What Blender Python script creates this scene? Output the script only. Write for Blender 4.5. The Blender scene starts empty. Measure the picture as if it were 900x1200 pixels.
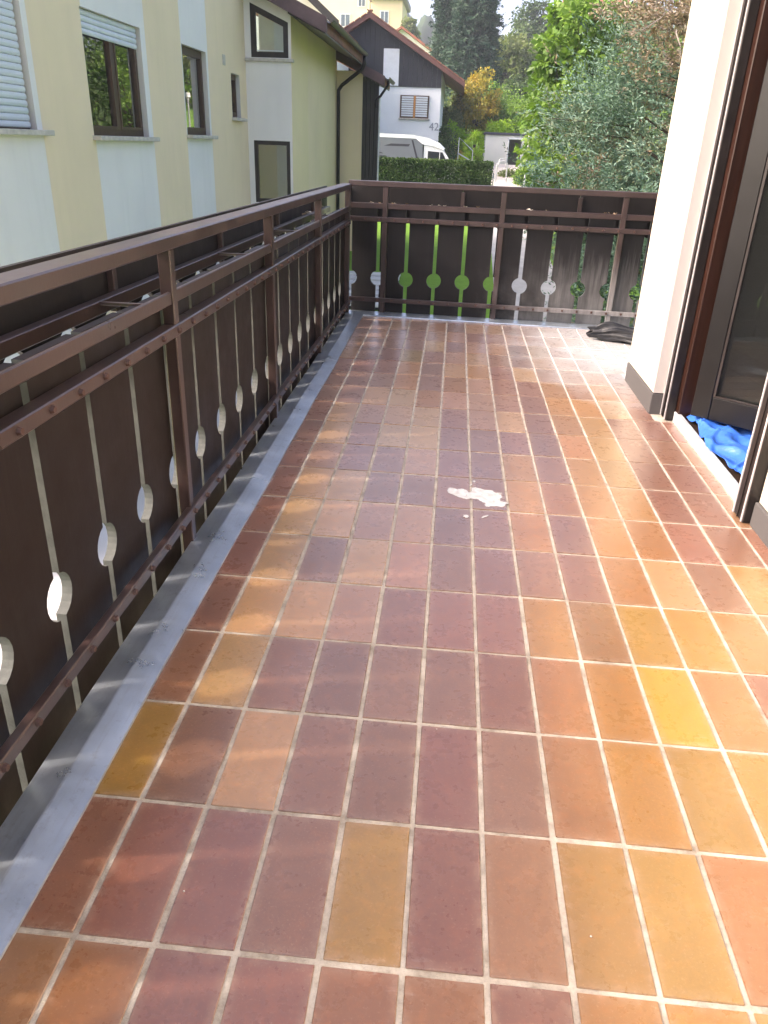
import bpy, math, random
import numpy as np
from mathutils import Vector, Matrix

random.seed(7)
rng = np.random.default_rng(11)
scn = bpy.context.scene
COL = scn.collection

# ------------------------------------------------------------------ camera, sky, sun, exposure
cam_d = bpy.data.cameras.new('camera')
cam = bpy.data.objects.new('camera', cam_d)
COL.objects.link(cam)
scn.camera = cam
cam_d.sensor_fit = 'VERTICAL'
cam_d.sensor_height = 24.0
cam_d.sensor_width = 18.0
cam_d.lens = 24.0 * 895.135 / 1200.0
cam_d.clip_start = 0.02
cam_d.clip_end = 3000
YAW, PITCH, ROLL = -0.0721309524, 0.450028568, 0.0376031710
_f = Vector((math.sin(YAW) * math.cos(PITCH), math.cos(YAW) * math.cos(PITCH), -math.sin(PITCH)))
_r = Vector((math.cos(YAW), -math.sin(YAW), 0))
_u = _r.cross(_f)
_R = math.cos(ROLL) * _r + math.sin(ROLL) * _u
_U = -math.sin(ROLL) * _r + math.cos(ROLL) * _u
cam.matrix_world = Matrix(((_R.x, _U.x, -_f.x, 0), (_R.y, _U.y, -_f.y, 0), (_R.z, _U.z, -_f.z, 1.3197), (0, 0, 0, 1)))

SUN_EL = math.radians(36)
sun_dir = Vector((math.cos(SUN_EL), math.cos(SUN_EL) * 0.19, -math.sin(SUN_EL))).normalized()
world = bpy.data.worlds.new('World')
scn.world = world
world.use_nodes = True
wn = world.node_tree.nodes
sky = wn.new('ShaderNodeTexSky')
sky.sky_type = 'NISHITA'
sky.sun_disc = False
sky.sun_elevation = SUN_EL
sky.sun_rotation = math.atan2(-sun_dir.x, -sun_dir.y)
sky.air_density = 0.6
sky.dust_density = 5.0
sky.ozone_density = 1.0
wn['Background'].inputs['Strength'].default_value = 0.15
world.node_tree.links.new(sky.outputs[0], wn['Background'].inputs['Color'])
sl = bpy.data.lights.new('sun', 'SUN')
sl.energy = .8
sl.angle = math.radians(2.6)
sl.color = (1.0, 0.96, 0.90)
so = bpy.data.objects.new('sun', sl)
COL.objects.link(so)
so.rotation_euler = sun_dir.to_track_quat('-Z', 'Y').to_euler()
so.location = (-30, -5, 30)

scn.view_settings.view_transform = 'Standard'
scn.view_settings.look = 'None'
scn.view_settings.exposure = 2.12
scn.view_settings.use_white_balance = True      # the phone's daylight-shade white balance
scn.view_settings.white_balance_temperature = 6950
scn.view_settings.white_balance_tint = 15
scn.view_settings.gamma = 1
scn.view_settings.use_curve_mapping = False
scn.cycles.use_denoising = True
scn.cycles.max_bounces = 7
scn.cycles.transparent_max_bounces = 12
scn.cycles.sample_clamp_indirect = 6

# ------------------------------------------------------------------ helpers
MATS = {}


class NT:
    """thin wrapper to wire shader nodes"""
    def __init__(self, name):
        self.m = bpy.data.materials.new(name)
        self.m.use_nodes = True
        self.t = self.m.node_tree
        self.b = self.t.nodes['Principled BSDF']
        self.out = self.t.nodes['Material Output']
        self._c = {}

    def n(self, kind, **kw):
        nd = self.t.nodes.new(kind)
        for k, v in kw.items():
            setattr(nd, k, v)
        return nd

    def l(self, a, b):
        self.t.links.new(a, b)

    def coord(self, which='Object'):
        if which not in self._c:
            if which == 'Position':
                self._c[which] = self.n('ShaderNodeNewGeometry').outputs['Position']
            else:
                self._c[which] = self.n('ShaderNodeTexCoord').outputs[which]
        return self._c[which]

    def mapped(self, vec, scale=(1, 1, 1), loc=(0, 0, 0), rot=(0, 0, 0)):
        mp = self.n('ShaderNodeMapping')
        mp.inputs['Scale'].default_value = scale
        mp.inputs['Location'].default_value = loc
        mp.inputs['Rotation'].default_value = rot
        self.l(vec, mp.inputs['Vector'])
        return mp.outputs[0]

    def noise(self, vec, scale=5, detail=4, rough=0.55, dist=0):
        nd = self.n('ShaderNodeTexNoise')
        nd.inputs['Scale'].default_value = scale
        nd.inputs['Detail'].default_value = detail
        nd.inputs['Roughness'].default_value = rough
        nd.inputs['Distortion'].default_value = dist
        self.l(vec, nd.inputs['Vector'])
        return nd.outputs[0]

    def ramp(self, fac, stops):
        nd = self.n('ShaderNodeValToRGB')
        e = nd.color_ramp.elements
        while len(e) > 1:
            e.remove(e[-1])
        e[0].position = stops[0][0]
        e[0].color = (*stops[0][1], 1) if len(stops[0][1]) == 3 else stops[0][1]
        for p, c in stops[1:]:
            x = e.new(p)
            x.color = (*c, 1)
        self.l(fac, nd.inputs[0])
        return nd.outputs[0]

    def rng(self, fac, a, b, c=0.0, d=1.0):
        nd = self.n('ShaderNodeMapRange')
        nd.inputs[1].default_value = a
        nd.inputs[2].default_value = b
        nd.inputs[3].default_value = c
        nd.inputs[4].default_value = d
        self.l(fac, nd.inputs[0])
        return nd.outputs[0]

    def mix(self, fac, a, b, blend='MIX'):
        nd = self.n('ShaderNodeMix', data_type='RGBA', blend_type=blend)
        for s, v in ((nd.inputs[0], fac), (nd.inputs[6], a), (nd.inputs[7], b)):
            if hasattr(v, 'links'):
                self.l(v, s)
            elif isinstance(v, (int, float)):
                s.default_value = v
            else:
                s.default_value = (*v, 1)
        return nd.outputs[2]

    def math(self, op, a, b=None, clamp=False):
        nd = self.n('ShaderNodeMath', operation=op, use_clamp=clamp)
        for s, v in ((nd.inputs[0], a), (nd.inputs[1], b)):
            if v is None:
                continue
            if hasattr(v, 'links'):
                self.l(v, s)
            else:
                s.default_value = v
        return nd.outputs[0]

    def bump(self, h, strength=0.3, dist=0.01):
        nd = self.n('ShaderNodeBump')
        nd.inputs['Strength'].default_value = strength
        nd.inputs['Distance'].default_value = dist
        self.l(h, nd.inputs['Height'])
        self.l(nd.outputs[0], self.b.inputs['Normal'])

    def set(self, **kw):
        names = dict(color='Base Color', rough='Roughness', metal='Metallic', spec='Specular IOR Level',
                     coat='Coat Weight', coatr='Coat Roughness')
        for k, v in kw.items():
            s = self.b.inputs[names[k]]
            if hasattr(v, 'links'):
                self.l(v, s)
            elif isinstance(v, (int, float)):
                s.default_value = v
            else:
                s.default_value = (*v, 1)
        return self


def simple(name, color, rough=0.6, var=0.15, scale=6, metal=0.0, bump=0.0, coord='Object', spec=0.4, detail=5, bd=0.01):
    if name in MATS:
        return MATS[name]
    t = NT(name)
    n1 = t.noise(t.coord(coord), scale, detail)
    lo = tuple(max(0, c * (1 - var)) for c in color)
    hi = tuple(min(1, c * (1 + var)) for c in color)
    t.set(color=t.ramp(n1, [(0.3, lo), (0.7, hi)]), rough=t.rng(n1, 0.2, 0.8, rough * 0.85, min(1, rough * 1.12)), metal=metal, spec=spec)
    if bump:
        t.bump(t.noise(t.coord(coord), scale * 6, 4), bump, bd)
    MATS[name] = t.m
    return t.m


class MB:
    def __init__(self):
        self.v, self.f, self.mi = [], [], []

    def add(self, vs, fs, mi=0):
        o = len(self.v)
        self.v += [tuple(p) for p in vs]
        for k, f in enumerate(fs):
            self.f.append(tuple(i + o for i in f))
            self.mi.append(mi if isinstance(mi, int) else mi[k])
        return self

    def box(self, x0, x1, y0, y1, z0, z1, mi=0):
        vs = [(x0, y0, z0), (x1, y0, z0), (x1, y1, z0), (x0, y1, z0), (x0, y0, z1), (x1, y0, z1), (x1, y1, z1), (x0, y1, z1)]
        return self.add(vs, [(3, 2, 1, 0), (4, 5, 6, 7), (0, 1, 5, 4), (1, 2, 6, 5), (2, 3, 7, 6), (3, 0, 4, 7)], mi)

    def bbox(self, x0, x1, y0, y1, z0, z1, b=0.003, mi=0):
        """box with chamfered edges"""
        xs, ys, zs = (x0, x1), (y0, y1), (z0, z1)
        vs, idx = [], {}
        for i in (0, 1):
            for j in (0, 1):
                for k in (0, 1):
                    sx, sy, sz = (1 - 2 * i) * b, (1 - 2 * j) * b, (1 - 2 * k) * b
                    for ax in range(3):
                        p = [xs[i] + sx, ys[j] + sy, zs[k] + sz]
                        p[ax] = (xs[i], ys[j], zs[k])[ax]
                        idx[i, j, k, ax] = len(vs)
                        vs.append(p)
        fs = []
        for s in (0, 1):
            q = [idx[s, 0, 0, 0], idx[s, 0, 1, 0], idx[s, 1, 1, 0], idx[s, 1, 0, 0]]
            fs.append(q if s == 0 else q[::-1])
            q = [idx[0, s, 0, 1], idx[1, s, 0, 1], idx[1, s, 1, 1], idx[0, s, 1, 1]]
            fs.append(q if s == 0 else q[::-1])
            q = [idx[0, 0, s, 2], idx[0, 1, s, 2], idx[1, 1, s, 2], idx[1, 0, s, 2]]
            fs.append(q if s == 0 else q[::-1])
        for a in (0, 1):
            for c in (0, 1):
                e = [idx[a, c, 0, 0], idx[a, c, 1, 0], idx[a, c, 1, 1], idx[a, c, 0, 1]]
                fs.append(e if (a + c) % 2 else e[::-1])
                e = [idx[a, 0, c, 0], idx[a, 1, c, 0], idx[a, 1, c, 2], idx[a, 0, c, 2]]
                fs.append(e[::-1] if (a + c) % 2 else e)
                e = [idx[0, a, c, 1], idx[1, a, c, 1], idx[1, a, c, 2], idx[0, a, c, 2]]
                fs.append(e if (a + c) % 2 else e[::-1])
        for i in (0, 1):
            for j in (0, 1):
                for k in (0, 1):
                    q = [idx[i, j, k, 0], idx[i, j, k, 1], idx[i, j, k, 2]]
                    fs.append(q if (i + j + k) % 2 == 0 else q[::-1])
        return self.add(vs, fs, mi)

    def prism(self, poly, axis, a, b, mi=0, mside=None):
        """extrude 2-D polygon (ccw) along axis from a to b. axis 0: (y,z), 1: (x,z), 2: (x,y)"""
        def P(p, t):
            return {0: (t, p[0], p[1]), 1: (p[0], t, p[1]), 2: (p[0], p[1], t)}[axis]
        n = len(poly)
        vs = [P(p, a) for p in poly] + [P(p, b) for p in poly]
        fs = [tuple(range(n))[::-1], tuple(range(n, 2 * n))]
        ms = [mi, mi]
        for i in range(n):
            j = (i + 1) % n
            fs.append((i, j, n + j, n + i))
            ms.append(mi if mside is None else mside)
        return self.add(vs, fs, ms)

    def tube(self, pts, r, n=8, mi=0, cap=True):
        pts = [Vector(p) for p in pts]
        rs = r if isinstance(r, (list, tuple)) else [r] * len(pts)
        rings = []
        up = None
        for i, p in enumerate(pts):
            d = (pts[min(i + 1, len(pts) - 1)] - pts[max(i - 1, 0)])
            if d.length < 1e-9:
                d = Vector((0, 0, 1))
            d.normalize()
            if up is None:
                up = d.orthogonal().normalized()
            else:
                up = (up - d * up.dot(d))
                up = up.normalized() if up.length > 1e-6 else d.orthogonal().normalized()
            sd = d.cross(up)
            rings.append([p + (up * math.cos(2 * math.pi * k / n) + sd * math.sin(2 * math.pi * k / n)) * rs[i] for k in range(n)])
        vs = [q for rg in rings for q in rg]
        fs = []
        for i in range(len(rings) - 1):
            for k in range(n):
                k2 = (k + 1) % n
                fs.append((i * n + k, i * n + k2, (i + 1) * n + k2, (i + 1) * n + k))
        if cap:
            fs.append(tuple(range(n))[::-1])
            fs.append(tuple((len(rings) - 1) * n + k for k in range(n)))
        return self.add(vs, fs, mi)

    def mesh(self, name, mats, smooth=False):
        me = bpy.data.meshes.new(name)
        me.from_pydata(self.v, [], self.f)
        for m in (mats if isinstance(mats, (list, tuple)) else [mats]):
            me.materials.append(m)
        me.polygons.foreach_set('material_index', self.mi)
        if smooth:
            me.polygons.foreach_set('use_smooth', [True] * len(self.f))
        me.update()
        return me

    def build(self, name, mats, parent=None, smooth=False):
        return link(name, self.mesh(name, mats, smooth), parent)


def link(name, data, parent=None):
    o = bpy.data.objects.new(name, data)
    COL.objects.link(o)
    if parent is not None:
        o.parent = parent
    return o


def tag(o, label=None, cat=None, group=None, kind=None):
    if label:
        o['label'] = label
    if cat:
        o['category'] = cat
    if group:
        o['group'] = group
    if kind:
        o['kind'] = kind
    return o


def thing(name, label, cat, loc=(0, 0, 0), rz=0.0, group=None):
    o = link(name, None)
    o.location = loc
    o.rotation_euler = (0, 0, rz)
    o.empty_display_size = 0.2
    return tag(o, label, cat, group)


def np_mesh(name, V, F, mat, attr=None, smooth=False):
    """V (n,3), F (m,4) quads; attr per-face float"""
    me = bpy.data.meshes.new(name)
    m, k = F.shape
    me.vertices.add(len(V))
    me.vertices.foreach_set('co', np.ascontiguousarray(V, dtype=np.float32).ravel())
    me.loops.add(m * k)
    me.loops.foreach_set('vertex_index', np.ascontiguousarray(F, dtype=np.int32).ravel())
    me.polygons.add(m)
    me.polygons.foreach_set('loop_start', np.arange(0, m * k, k, dtype=np.int32))
    me.polygons.foreach_set('loop_total', np.full(m, k, dtype=np.int32))
    if smooth:
        me.polygons.foreach_set('use_smooth', np.ones(m, dtype=bool))
    me.update(calc_edges=True)
    for mm in (mat if isinstance(mat, (list, tuple)) else [mat]):
        me.materials.append(mm)
    if attr is not None:
        a = me.attributes.new('tint', 'FLOAT', 'FACE')
        a.data.foreach_set('value', np.ascontiguousarray(attr, dtype=np.float32))
    return me


def unit(a):
    return a / np.maximum(np.linalg.norm(a, axis=-1, keepdims=True), 1e-9)


def leaf_quads(P, D, L, W, tint, bend=0.0, seed=0):
    """a rhombic leaf at each point P along direction D, length L, width W"""
    r = np.random.default_rng(seed)
    n = len(P)
    D = unit(D)
    q = unit(np.cross(D, unit(r.normal(size=(n, 3)))))
    L = np.broadcast_to(np.asarray(L, float), (n,))[:, None]
    W = np.broadcast_to(np.asarray(W, float), (n,))[:, None]
    nn = np.cross(D, q)
    V = np.stack([P, P + D * L * .5 + q * W * .5 + nn * L * bend, P + D * L, P + D * L * .5 - q * W * .5 + nn * L * bend], 1).reshape(-1, 3)
    F = np.arange(4 * n).reshape(-1, 4)
    return V, F, tint


def leaf_mat(name, stops, rough=0.55, trans=0.25):
    if name in MATS:
        return MATS[name]
    t = NT(name)
    a = t.n('ShaderNodeAttribute', attribute_name='tint').outputs['Fac']
    c = t.ramp(a, stops)
    t.set(color=c, rough=rough, spec=0.3)
    tr = t.n('ShaderNodeBsdfTranslucent')
    t.l(t.mix(1.0, c, (1.0, 1.0, 0.6), 'MULTIPLY'), tr.inputs[0])
    ms = t.n('ShaderNodeMixShader')
    ms.inputs[0].default_value = trans
    t.l(t.b.outputs[0], ms.inputs[1])
    t.l(tr.outputs[0], ms.inputs[2])
    t.l(ms.outputs[0], t.out.inputs[0])
    MATS[name] = t.m
    return t.m


# ------------------------------------------------------------------ materials
def m_tile():
    t = NT('glazed_tile')
    oi = t.n('ShaderNodeObjectInfo')
    off = t.n('ShaderNodeVectorMath', operation='SCALE')
    t.l(t.n('ShaderNodeCombineXYZ').outputs[0], off.inputs[0])
    cx = off.inputs[0].links[0].from_node
    t.l(oi.outputs['Random'], cx.inputs[0])
    t.l(t.math('MULTIPLY', oi.outputs['Random'], 3.7), cx.inputs[1])
    off.inputs[3].default_value = 40
    va = t.n('ShaderNodeVectorMath', operation='ADD')
    t.l(t.coord('Object'), va.inputs[0])
    t.l(off.outputs[0], va.inputs[1])
    vec = va.outputs[0]
    base = oi.outputs['Color']
    big = t.noise(vec, 9, 4, 0.6)
    fine = t.noise(vec, 120, 3, 0.7)
    mid = t.noise(vec, 38, 5, 0.65)
    c = t.mix(t.rng(big, .35, .7, 0, .28), base, t.mix(1.0, base, (0.62, 0.55, 0.5), 'MULTIPLY'))
    c = t.mix(t.rng(mid, .52, .75, 0, .45), c, t.mix(1.0, base, (1.35, 1.15, 0.9), 'MULTIPLY'))
    # speckle of the fired clay, stronger on some tiles
    spk = t.math('MULTIPLY', t.rng(t.noise(vec, 130, 3, .7), .42, .72, 0, .42), t.rng(oi.outputs['Random'], .45, 1, .1, 1))
    c = t.mix(spk, c, t.mix(1.0, base, (0.5, 0.36, 0.28), 'MULTIPLY'))
    # hue shift per tile
    hs = t.n('ShaderNodeHueSaturation')
    t.l(t.rng(oi.outputs['Random'], 0, 1, .499, .512), hs.inputs['Hue'])
    t.l(t.rng(t.math('FRACT', t.math('MULTIPLY', oi.outputs['Random'], 17.3)), 0, 1, .92, 1.1), hs.inputs['Value'])
    hs.inputs['Saturation'].default_value = 0.98
    t.l(c, hs.inputs['Color'])
    c = hs.outputs[0]
    # edges carry a haze of grout
    sp = t.n('ShaderNodeSeparateXYZ')
    t.l(t.coord('Object'), sp.inputs[0])
    ex = t.rng(t.math('ABSOLUTE', sp.outputs[0]), .050, .070, 0, 1)
    ey = t.rng(t.math('ABSOLUTE', sp.outputs[1]), .135, .157, 0, 1)
    edge = t.math('MULTIPLY', t.math('MAXIMUM', ex, ey), t.rng(mid, .35, .65, 0, .45))
    c = t.mix(edge, c, (.36, .25, .17))
    # dry smears and scratches
    pos = t.coord('Position')
    scr = t.noise(t.mapped(pos, (9, 45, 1), rot=(0, 0, .5)), 1.6, 6, .72, 1.2)
    patch = t.noise(pos, 2.1, 3, .5)
    sm = t.math('MULTIPLY', t.rng(scr, .6, .72, 0, .5), t.rng(patch, .5, .68, 0, 1))
    c = t.mix(sm, c, (.5, .42, .36))
    haze = t.rng(t.noise(pos, 1.15, 4, .6), .42, .7, 0, .10)
    c = t.mix(haze, c, (.42, .31, .24))
    grain = t.noise(pos, 170, 3, .65)
    c = t.mix(t.rng(grain, .58, .78, 0, .32), c, (.56, .40, .28))
    c = t.mix(t.rng(grain, .42, .28, 0, .25), c, t.mix(1.0, c, (.45, .38, .34), 'MULTIPLY'))
    cloud = t.noise(vec, 22, 6, .75, .8)
    c = t.mix(t.rng(cloud, .5, .7, 0, .4), c, t.mix(1.0, c, (1.45, 1.25, 1.05), 'MULTIPLY'))
    c = dust(t, c, pos)
    t.set(color=c, rough=t.math('ADD', t.rng(big, .3, .7, .20, .34), t.rng(mid, .4, .7, 0, .12)), spec=0.6, coat=1.0, coatr=.3)
    t.b.inputs['Coat IOR'].default_value = 1.52
    t.b.inputs['Sheen Weight'].default_value = .38      # pale sheen put in for the sky's grazing reflection, with fine building dust
    t.b.inputs['Sheen Roughness'].default_value = .35
    t.b.inputs['Sheen Tint'].default_value = (1, .93, .87, 1)
    hgt = t.math('ADD', t.noise(vec, 7, 0, .5), t.math('MULTIPLY', fine, .015))
    t.bump(hgt, .13, .006)
    return t.m


def dust(t, c, pos):
    """white mason's dust lying in the far corner of the floor"""
    vd = t.n('ShaderNodeVectorMath', operation='DISTANCE')
    t.l(t.mapped(pos, (1, .62, 1)), vd.inputs[0])
    vd.inputs[1].default_value = (1.32, 5.72 * .62, 0)
    k = t.math('ADD', vd.outputs['Value'], t.rng(t.noise(pos, 3.5, 5, .65), .2, .8, -.28, .28))
    f = t.rng(k, .98, .25, 0, .95)
    f.node.clamp = True
    return t.mix(f, c, (.68, .665, .64))


def m_grout():
    t = NT('grout')
    pos = t.coord('Position')
    a = t.noise(pos, 14, 6, .7)
    b = t.noise(pos, 160, 3, .6)
    c = t.ramp(a, [(.3, (.25, .21, .165)), (.52, (.48, .42, .345)), (.72, (.60, .54, .46))])
    c = t.mix(t.rng(b, .5, .8, 0, .5), c, (.25, .2, .15))
    c = dust(t, c, pos)
    t.set(color=c, rough=.85, spec=.2)
    t.bump(t.math('ADD', a, b), .5, .003)
    return t.m


def m_brown(name, col, rough=.42, spec=.45, streak=.35, dusty=.0):
    t = NT(name)
    ob = t.coord('Position')
    a = t.noise(ob, 5, 5, .6)
    s = t.noise(t.mapped(ob, (22, 22, 1.2)), 2, 5, .65)
    f = t.noise(ob, 90, 3, .6)
    lo = tuple(x * .62 for x in col)
    hi = tuple(min(1, x * 1.25) for x in col)
    c = t.ramp(a, [(.3, lo), (.7, hi)])
    c = t.mix(t.rng(s, .5, .75, 0, streak), c, tuple(min(1, x * 1.5 + .006) for x in col))
    c = t.mix(t.rng(f, .66, .8, 0, .6), c, tuple(min(1, x * 1.8 + .01) for x in col))
    if dusty:
        sp = t.n('ShaderNodeSeparateXYZ')
        t.l(ob, sp.inputs[0])
        side = t.rng(t.math('ADD', sp.outputs[0], t.rng(a, .2, .8, -.4, .4)), .3, 1.2, 0, 1)
        low = t.rng(t.math('ADD', sp.outputs[2], t.rng(s, .2, .8, -.2, .2)), .55, .0, 0, 1)
        far = t.rng(sp.outputs[1], 6.0, 6.3, 0, 1)
        d = t.math('MULTIPLY', t.math('MULTIPLY', side, low), t.math('MULTIPLY', far, dusty))
        c = t.mix(d, c, (.52, .5, .48))
    t.set(color=c, rough=t.rng(a, .3, .7, rough * .8, rough * 1.25), spec=spec, coat=.35 if 'steel' in name else 0.0, coatr=.3)
    t.bump(t.math('ADD', t.math('MULTIPLY', s, .4), t.math('MULTIPLY', f, .3)), .18, .004)
    return t.m


def m_zinc():
    t = NT('zinc_sheet')
    pos = t.coord('Position')
    a = t.noise(pos, 6, 6, .62)
    s = t.noise(t.mapped(pos, (40, 2.5, 1)), 2, 5, .6)
    b = t.noise(pos, 30, 5, .7)
    c = t.ramp(a, [(.3, (.46, .52, .58)), (.7, (.62, .69, .76))])
    c = t.mix(t.rng(s, .52, .72, 0, .35), c, (.40, .42, .44))
    c = t.mix(t.rng(b, .58, .74, 0, .5), c, (.3, .31, .32))
    t.set(color=c, rough=t.math('ADD', t.rng(a, .3, .7, .25, .4), t.rng(b, .5, .75, 0, .15)), metal=.78)
    t.bump(t.noise(pos, 9, 3), .12, .01)
    return t.m


def m_render(name, col, dirt=.12):
    t = NT(name)
    pos = t.coord('Position')
    a = t.noise(pos, .8, 5, .6)
    b = t.noise(pos, 14, 4, .6)
    s = t.noise(t.mapped(pos, (3, 3, .25)), 1.5, 5, .65)
    c = t.ramp(a, [(.3, tuple(x * .95 for x in col)), (.7, tuple(min(1, x * 1.03) for x in col))])
    c = t.mix(t.rng(s, .5, .8, 0, dirt), c, tuple(x * .72 for x in col))
    c = t.mix(t.rng(b, .6, .8, 0, dirt), c, tuple(x * .85 for x in col))
    t.set(color=c, rough=.88, spec=.2)
    t.bump(t.noise(pos, 180, 3, .6), .25, .003)
    return t.m


def m_glass(name, tint=(.9, .95, .93), k=1.6, k0=.06):
    t = NT(name)
    fr = t.n('ShaderNodeFresnel')
    fr.inputs[0].default_value = 1.55
    gl = t.n('ShaderNodeBsdfGlossy')
    gl.inputs['Roughness'].default_value = .015
    gl.inputs['Color'].default_value = (1, 1, 1, 1)
    tr = t.n('ShaderNodeBsdfTransparent')
    tr.inputs[0].default_value = (*tint, 1)
    ms = t.n('ShaderNodeMixShader')
    t.l(t.math('ADD', t.math('MULTIPLY', fr.outputs[0], k, True), k0, True), ms.inputs[0])
    t.l(tr.outputs[0], ms.inputs[1])
    t.l(gl.outputs[0], ms.inputs[2])
    t.l(ms.outputs[0], t.out.inputs[0])
    return t.m


def m_wood(name, col, scale=(30, 30, 1.5), rough=.45, spec=.4, c2=.5):
    t = NT(name)
    pos = t.coord('Position')
    a = t.noise(t.mapped(pos, scale), 1.5, 6, .65, .6)
    c = t.ramp(a, [(.3, tuple(x * c2 for x in col)), (.55, col), (.75, tuple(min(1, x * 1.5) for x in col))])
    t.set(color=c, rough=rough, spec=spec)
    t.bump(a, .15, .004)
    return t.m


def m_ground():
    t = NT('lawn_ground')
    pos = t.coord('Position')
    a = t.noise(pos, .35, 5, .6)
    b = t.noise(pos, 5, 5, .7)
    f = t.noise(pos, 60, 3, .7)
    c = t.ramp(a, [(.3, (.14, .28, .035)), (.7, (.20, .38, .05))])
    c = t.mix(t.rng(b, .45, .75, 0, .5), c, (.09, .19, .03))
    c = t.mix(t.rng(f, .45, .75, 0, .6), c, (.2, .36, .06))
    t.set(color=c, rough=.9, spec=.15)
    t.bump(f, .6, .05)
    return t.m


TILE, GROUT, ZINC = m_tile(), m_grout(), m_zinc()
STEEL = m_brown('brown_painted_steel', (.048, .028, .025), .34, .5, .3, .6)
STEELF = STEEL
BOARD = m_brown('dark_brown_board', (.0125, .0078, .0068), .46, .26, .5, .0)
BOARDF = m_brown('weathered_brown_board', (.0140, .0125, .0125), .45, .3, .45, .42)
FASCIA = m_brown('dark_fascia_board', (.0155, .0125, .012), .5, .3, .3, .3)
EDGE = simple('raw_board_edge', (.10, .105, .097), .85, .25, 25, bump=.2)
BOLT = simple('bolt_head', (.09, .05, .04), .45, .3, 40, metal=.3)
YELLOW = m_render('yellow_render', (.80, .66, .455), .2)
WHITE = m_render('white_render', (.77, .745, .715), .2)
CREAM = m_render('cream_render', (.56, .525, .43), .1)
REVEAL = m_render('pale_reveal', (.62, .58, .53), .08)
PLINTH = m_render('grey_plinth_paint', (.105, .098, .095), .2)
SILL = simple('stone_sill', (.50, .46, .40), .7, .2, 12, bump=.15)
FRAMEB = m_wood('brown_window_frame', (.085, .045, .028))
DARKF = simple('dark_frame_paint', (.028, .022, .02), .4, .3, 8)
GLASS = m_glass('window_glass')
DGLASS = m_glass('door_glass', (.6, .63, .65), .9, .0)
SHUT = simple('shutter_slat_plastic', (.60, .64, .68), .4, .06, 4)
VERGE = simple('verge_board_paint', (.12, .075, .075), .55, .25, 3, bump=.1)
GUTTER = simple('gutter_metal', (.03, .026, .026), .4, .3, 5, metal=.4)
DARKWOOD = m_wood('dark_wood_cladding', (.035, .03, .028), (14, 14, 1))
CURTAIN = simple('curtain_cloth', (.66, .66, .62), .9, .12, 5)
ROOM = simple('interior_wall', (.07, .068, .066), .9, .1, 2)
ROOFT = simple('roof_tile_clay', (.24, .10, .065), .8, .4, 2, bump=.4, bd=.05, coord='Position')

# ------------------------------------------------------------------ ground
def ground_z(x, y):
    prof = [(-60, -2.8), (12, -2.8), (34, -.85), (47, -.8), (54, .9), (72, 3.0), (95, 5.2), (130, 9.5), (260, 27), (420, 46), (600, 50), (900, 40), (2000, 40)]
    return np.interp(y, [p[0] for p in prof], [p[1] for p in prof])


def ridge(x, y):
    k = np.clip((y - 150) / 250, 0, 1.6)
    return -k * (5 + 22 / (1 + np.exp(-(x - 2) / 9.0)))


gx = np.concatenate([np.linspace(-900, -60, 22), np.linspace(-50, 50, 51), np.linspace(60, 900, 18)])
gy = np.concatenate([np.linspace(-60, 10, 8), np.linspace(12, 60, 49), np.linspace(64, 140, 20), np.linspace(160, 2000, 40)])
GX, GY = np.meshgrid(gx, gy)
GZ = ground_z(GX, GY)
GZ = GZ + np.where(GY > 62, 1, 0) * (np.sin(GX * .05) + np.cos(GY * .07 + GX * .03)) * .5 + ridge(GX, GY)
nx, ny = len(gx), len(gy)
ii = (np.arange(ny - 1)[:, None] * nx + np.arange(nx - 1)[None]).ravel()
gme = np_mesh('ground', np.stack([GX, GY, GZ], -1).reshape(-1, 3), np.stack([ii, ii + 1, ii + nx + 1, ii + nx], 1), m_ground(), smooth=True)
ground = tag(link('ground', gme), kind='structure')

# ------------------------------------------------------------------ balcony floor with its tiles
JX = [-.5996 + .15 * c for c in range(-1, 14)]
PX, PY, JW = .150, .32304, .0115
Y0 = .8688
floor = MB()
floor.box(-.85, 2.6, 4.93, 6.56, -.26, -.0035)
floor.box(-.85, 1.30, -1.6, 4.93, -.26, -.0035)
floor.box(-.907, -.8502, -1.6, 6.5, -.26, -.165)  # added ledge below the slab edge, keeps lawn light off the board feet
floor = tag(floor.build('balcony_floor', GROUT), 'balcony floor slab with pale mortar joints', kind='structure')
PAL = dict(R=(.235, .076, .040), P=(.25, .098, .052), T=(.48, .245, .092), O=(.37, .138, .016), Y=(.43, .225, .008),
           C=(.335, .155, .016), B=(.27, .105, .040), D=(.31, .112, .025), K=(.40, .18, .092))
ROWS = {  # one letter per tile, from the metal strip to the house wall
    -2: 'TRPRBDRCOORDO',
    -1: 'BDRRDDPOOCBRO', 0: 'RRRPCRBCCDORO', 1: 'CPTPPRPDOCOBR', 2: 'BTPPPPRDOYDRB', 3: 'RTTKPPPODCCOD',
    4: 'RTPTKPPBRDTPC', 5: 'RTTKKPPOPODRR', 6: 'RTTPPPPODOORR', 7: 'RKPPKPPOPOCRR', 8: 'RTPTTPPPPOCRR',
    9: 'RTKTTPKTPOCRR', 10: 'RPTTOKKPPOOTR', 11: 'RRPOPDKRPDDOB', 12: 'RRROPTORTPDKR', 13: 'DRRCRKTRRDKRK',
    14: 'DRRPTRKKRDRKR', 15: 'RDRRKDRRKRDKR', 16: 'RRDRDRKDRRKRR', 17: 'RKRDRRDRKRRDK'}


def tile_mesh(w, l, name='tile'):
    mb = MB()
    mb.bbox(-w / 2, w / 2, -l / 2, l / 2, -.012, 0, .0016)
    return mb.mesh(name, TILE)


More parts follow.
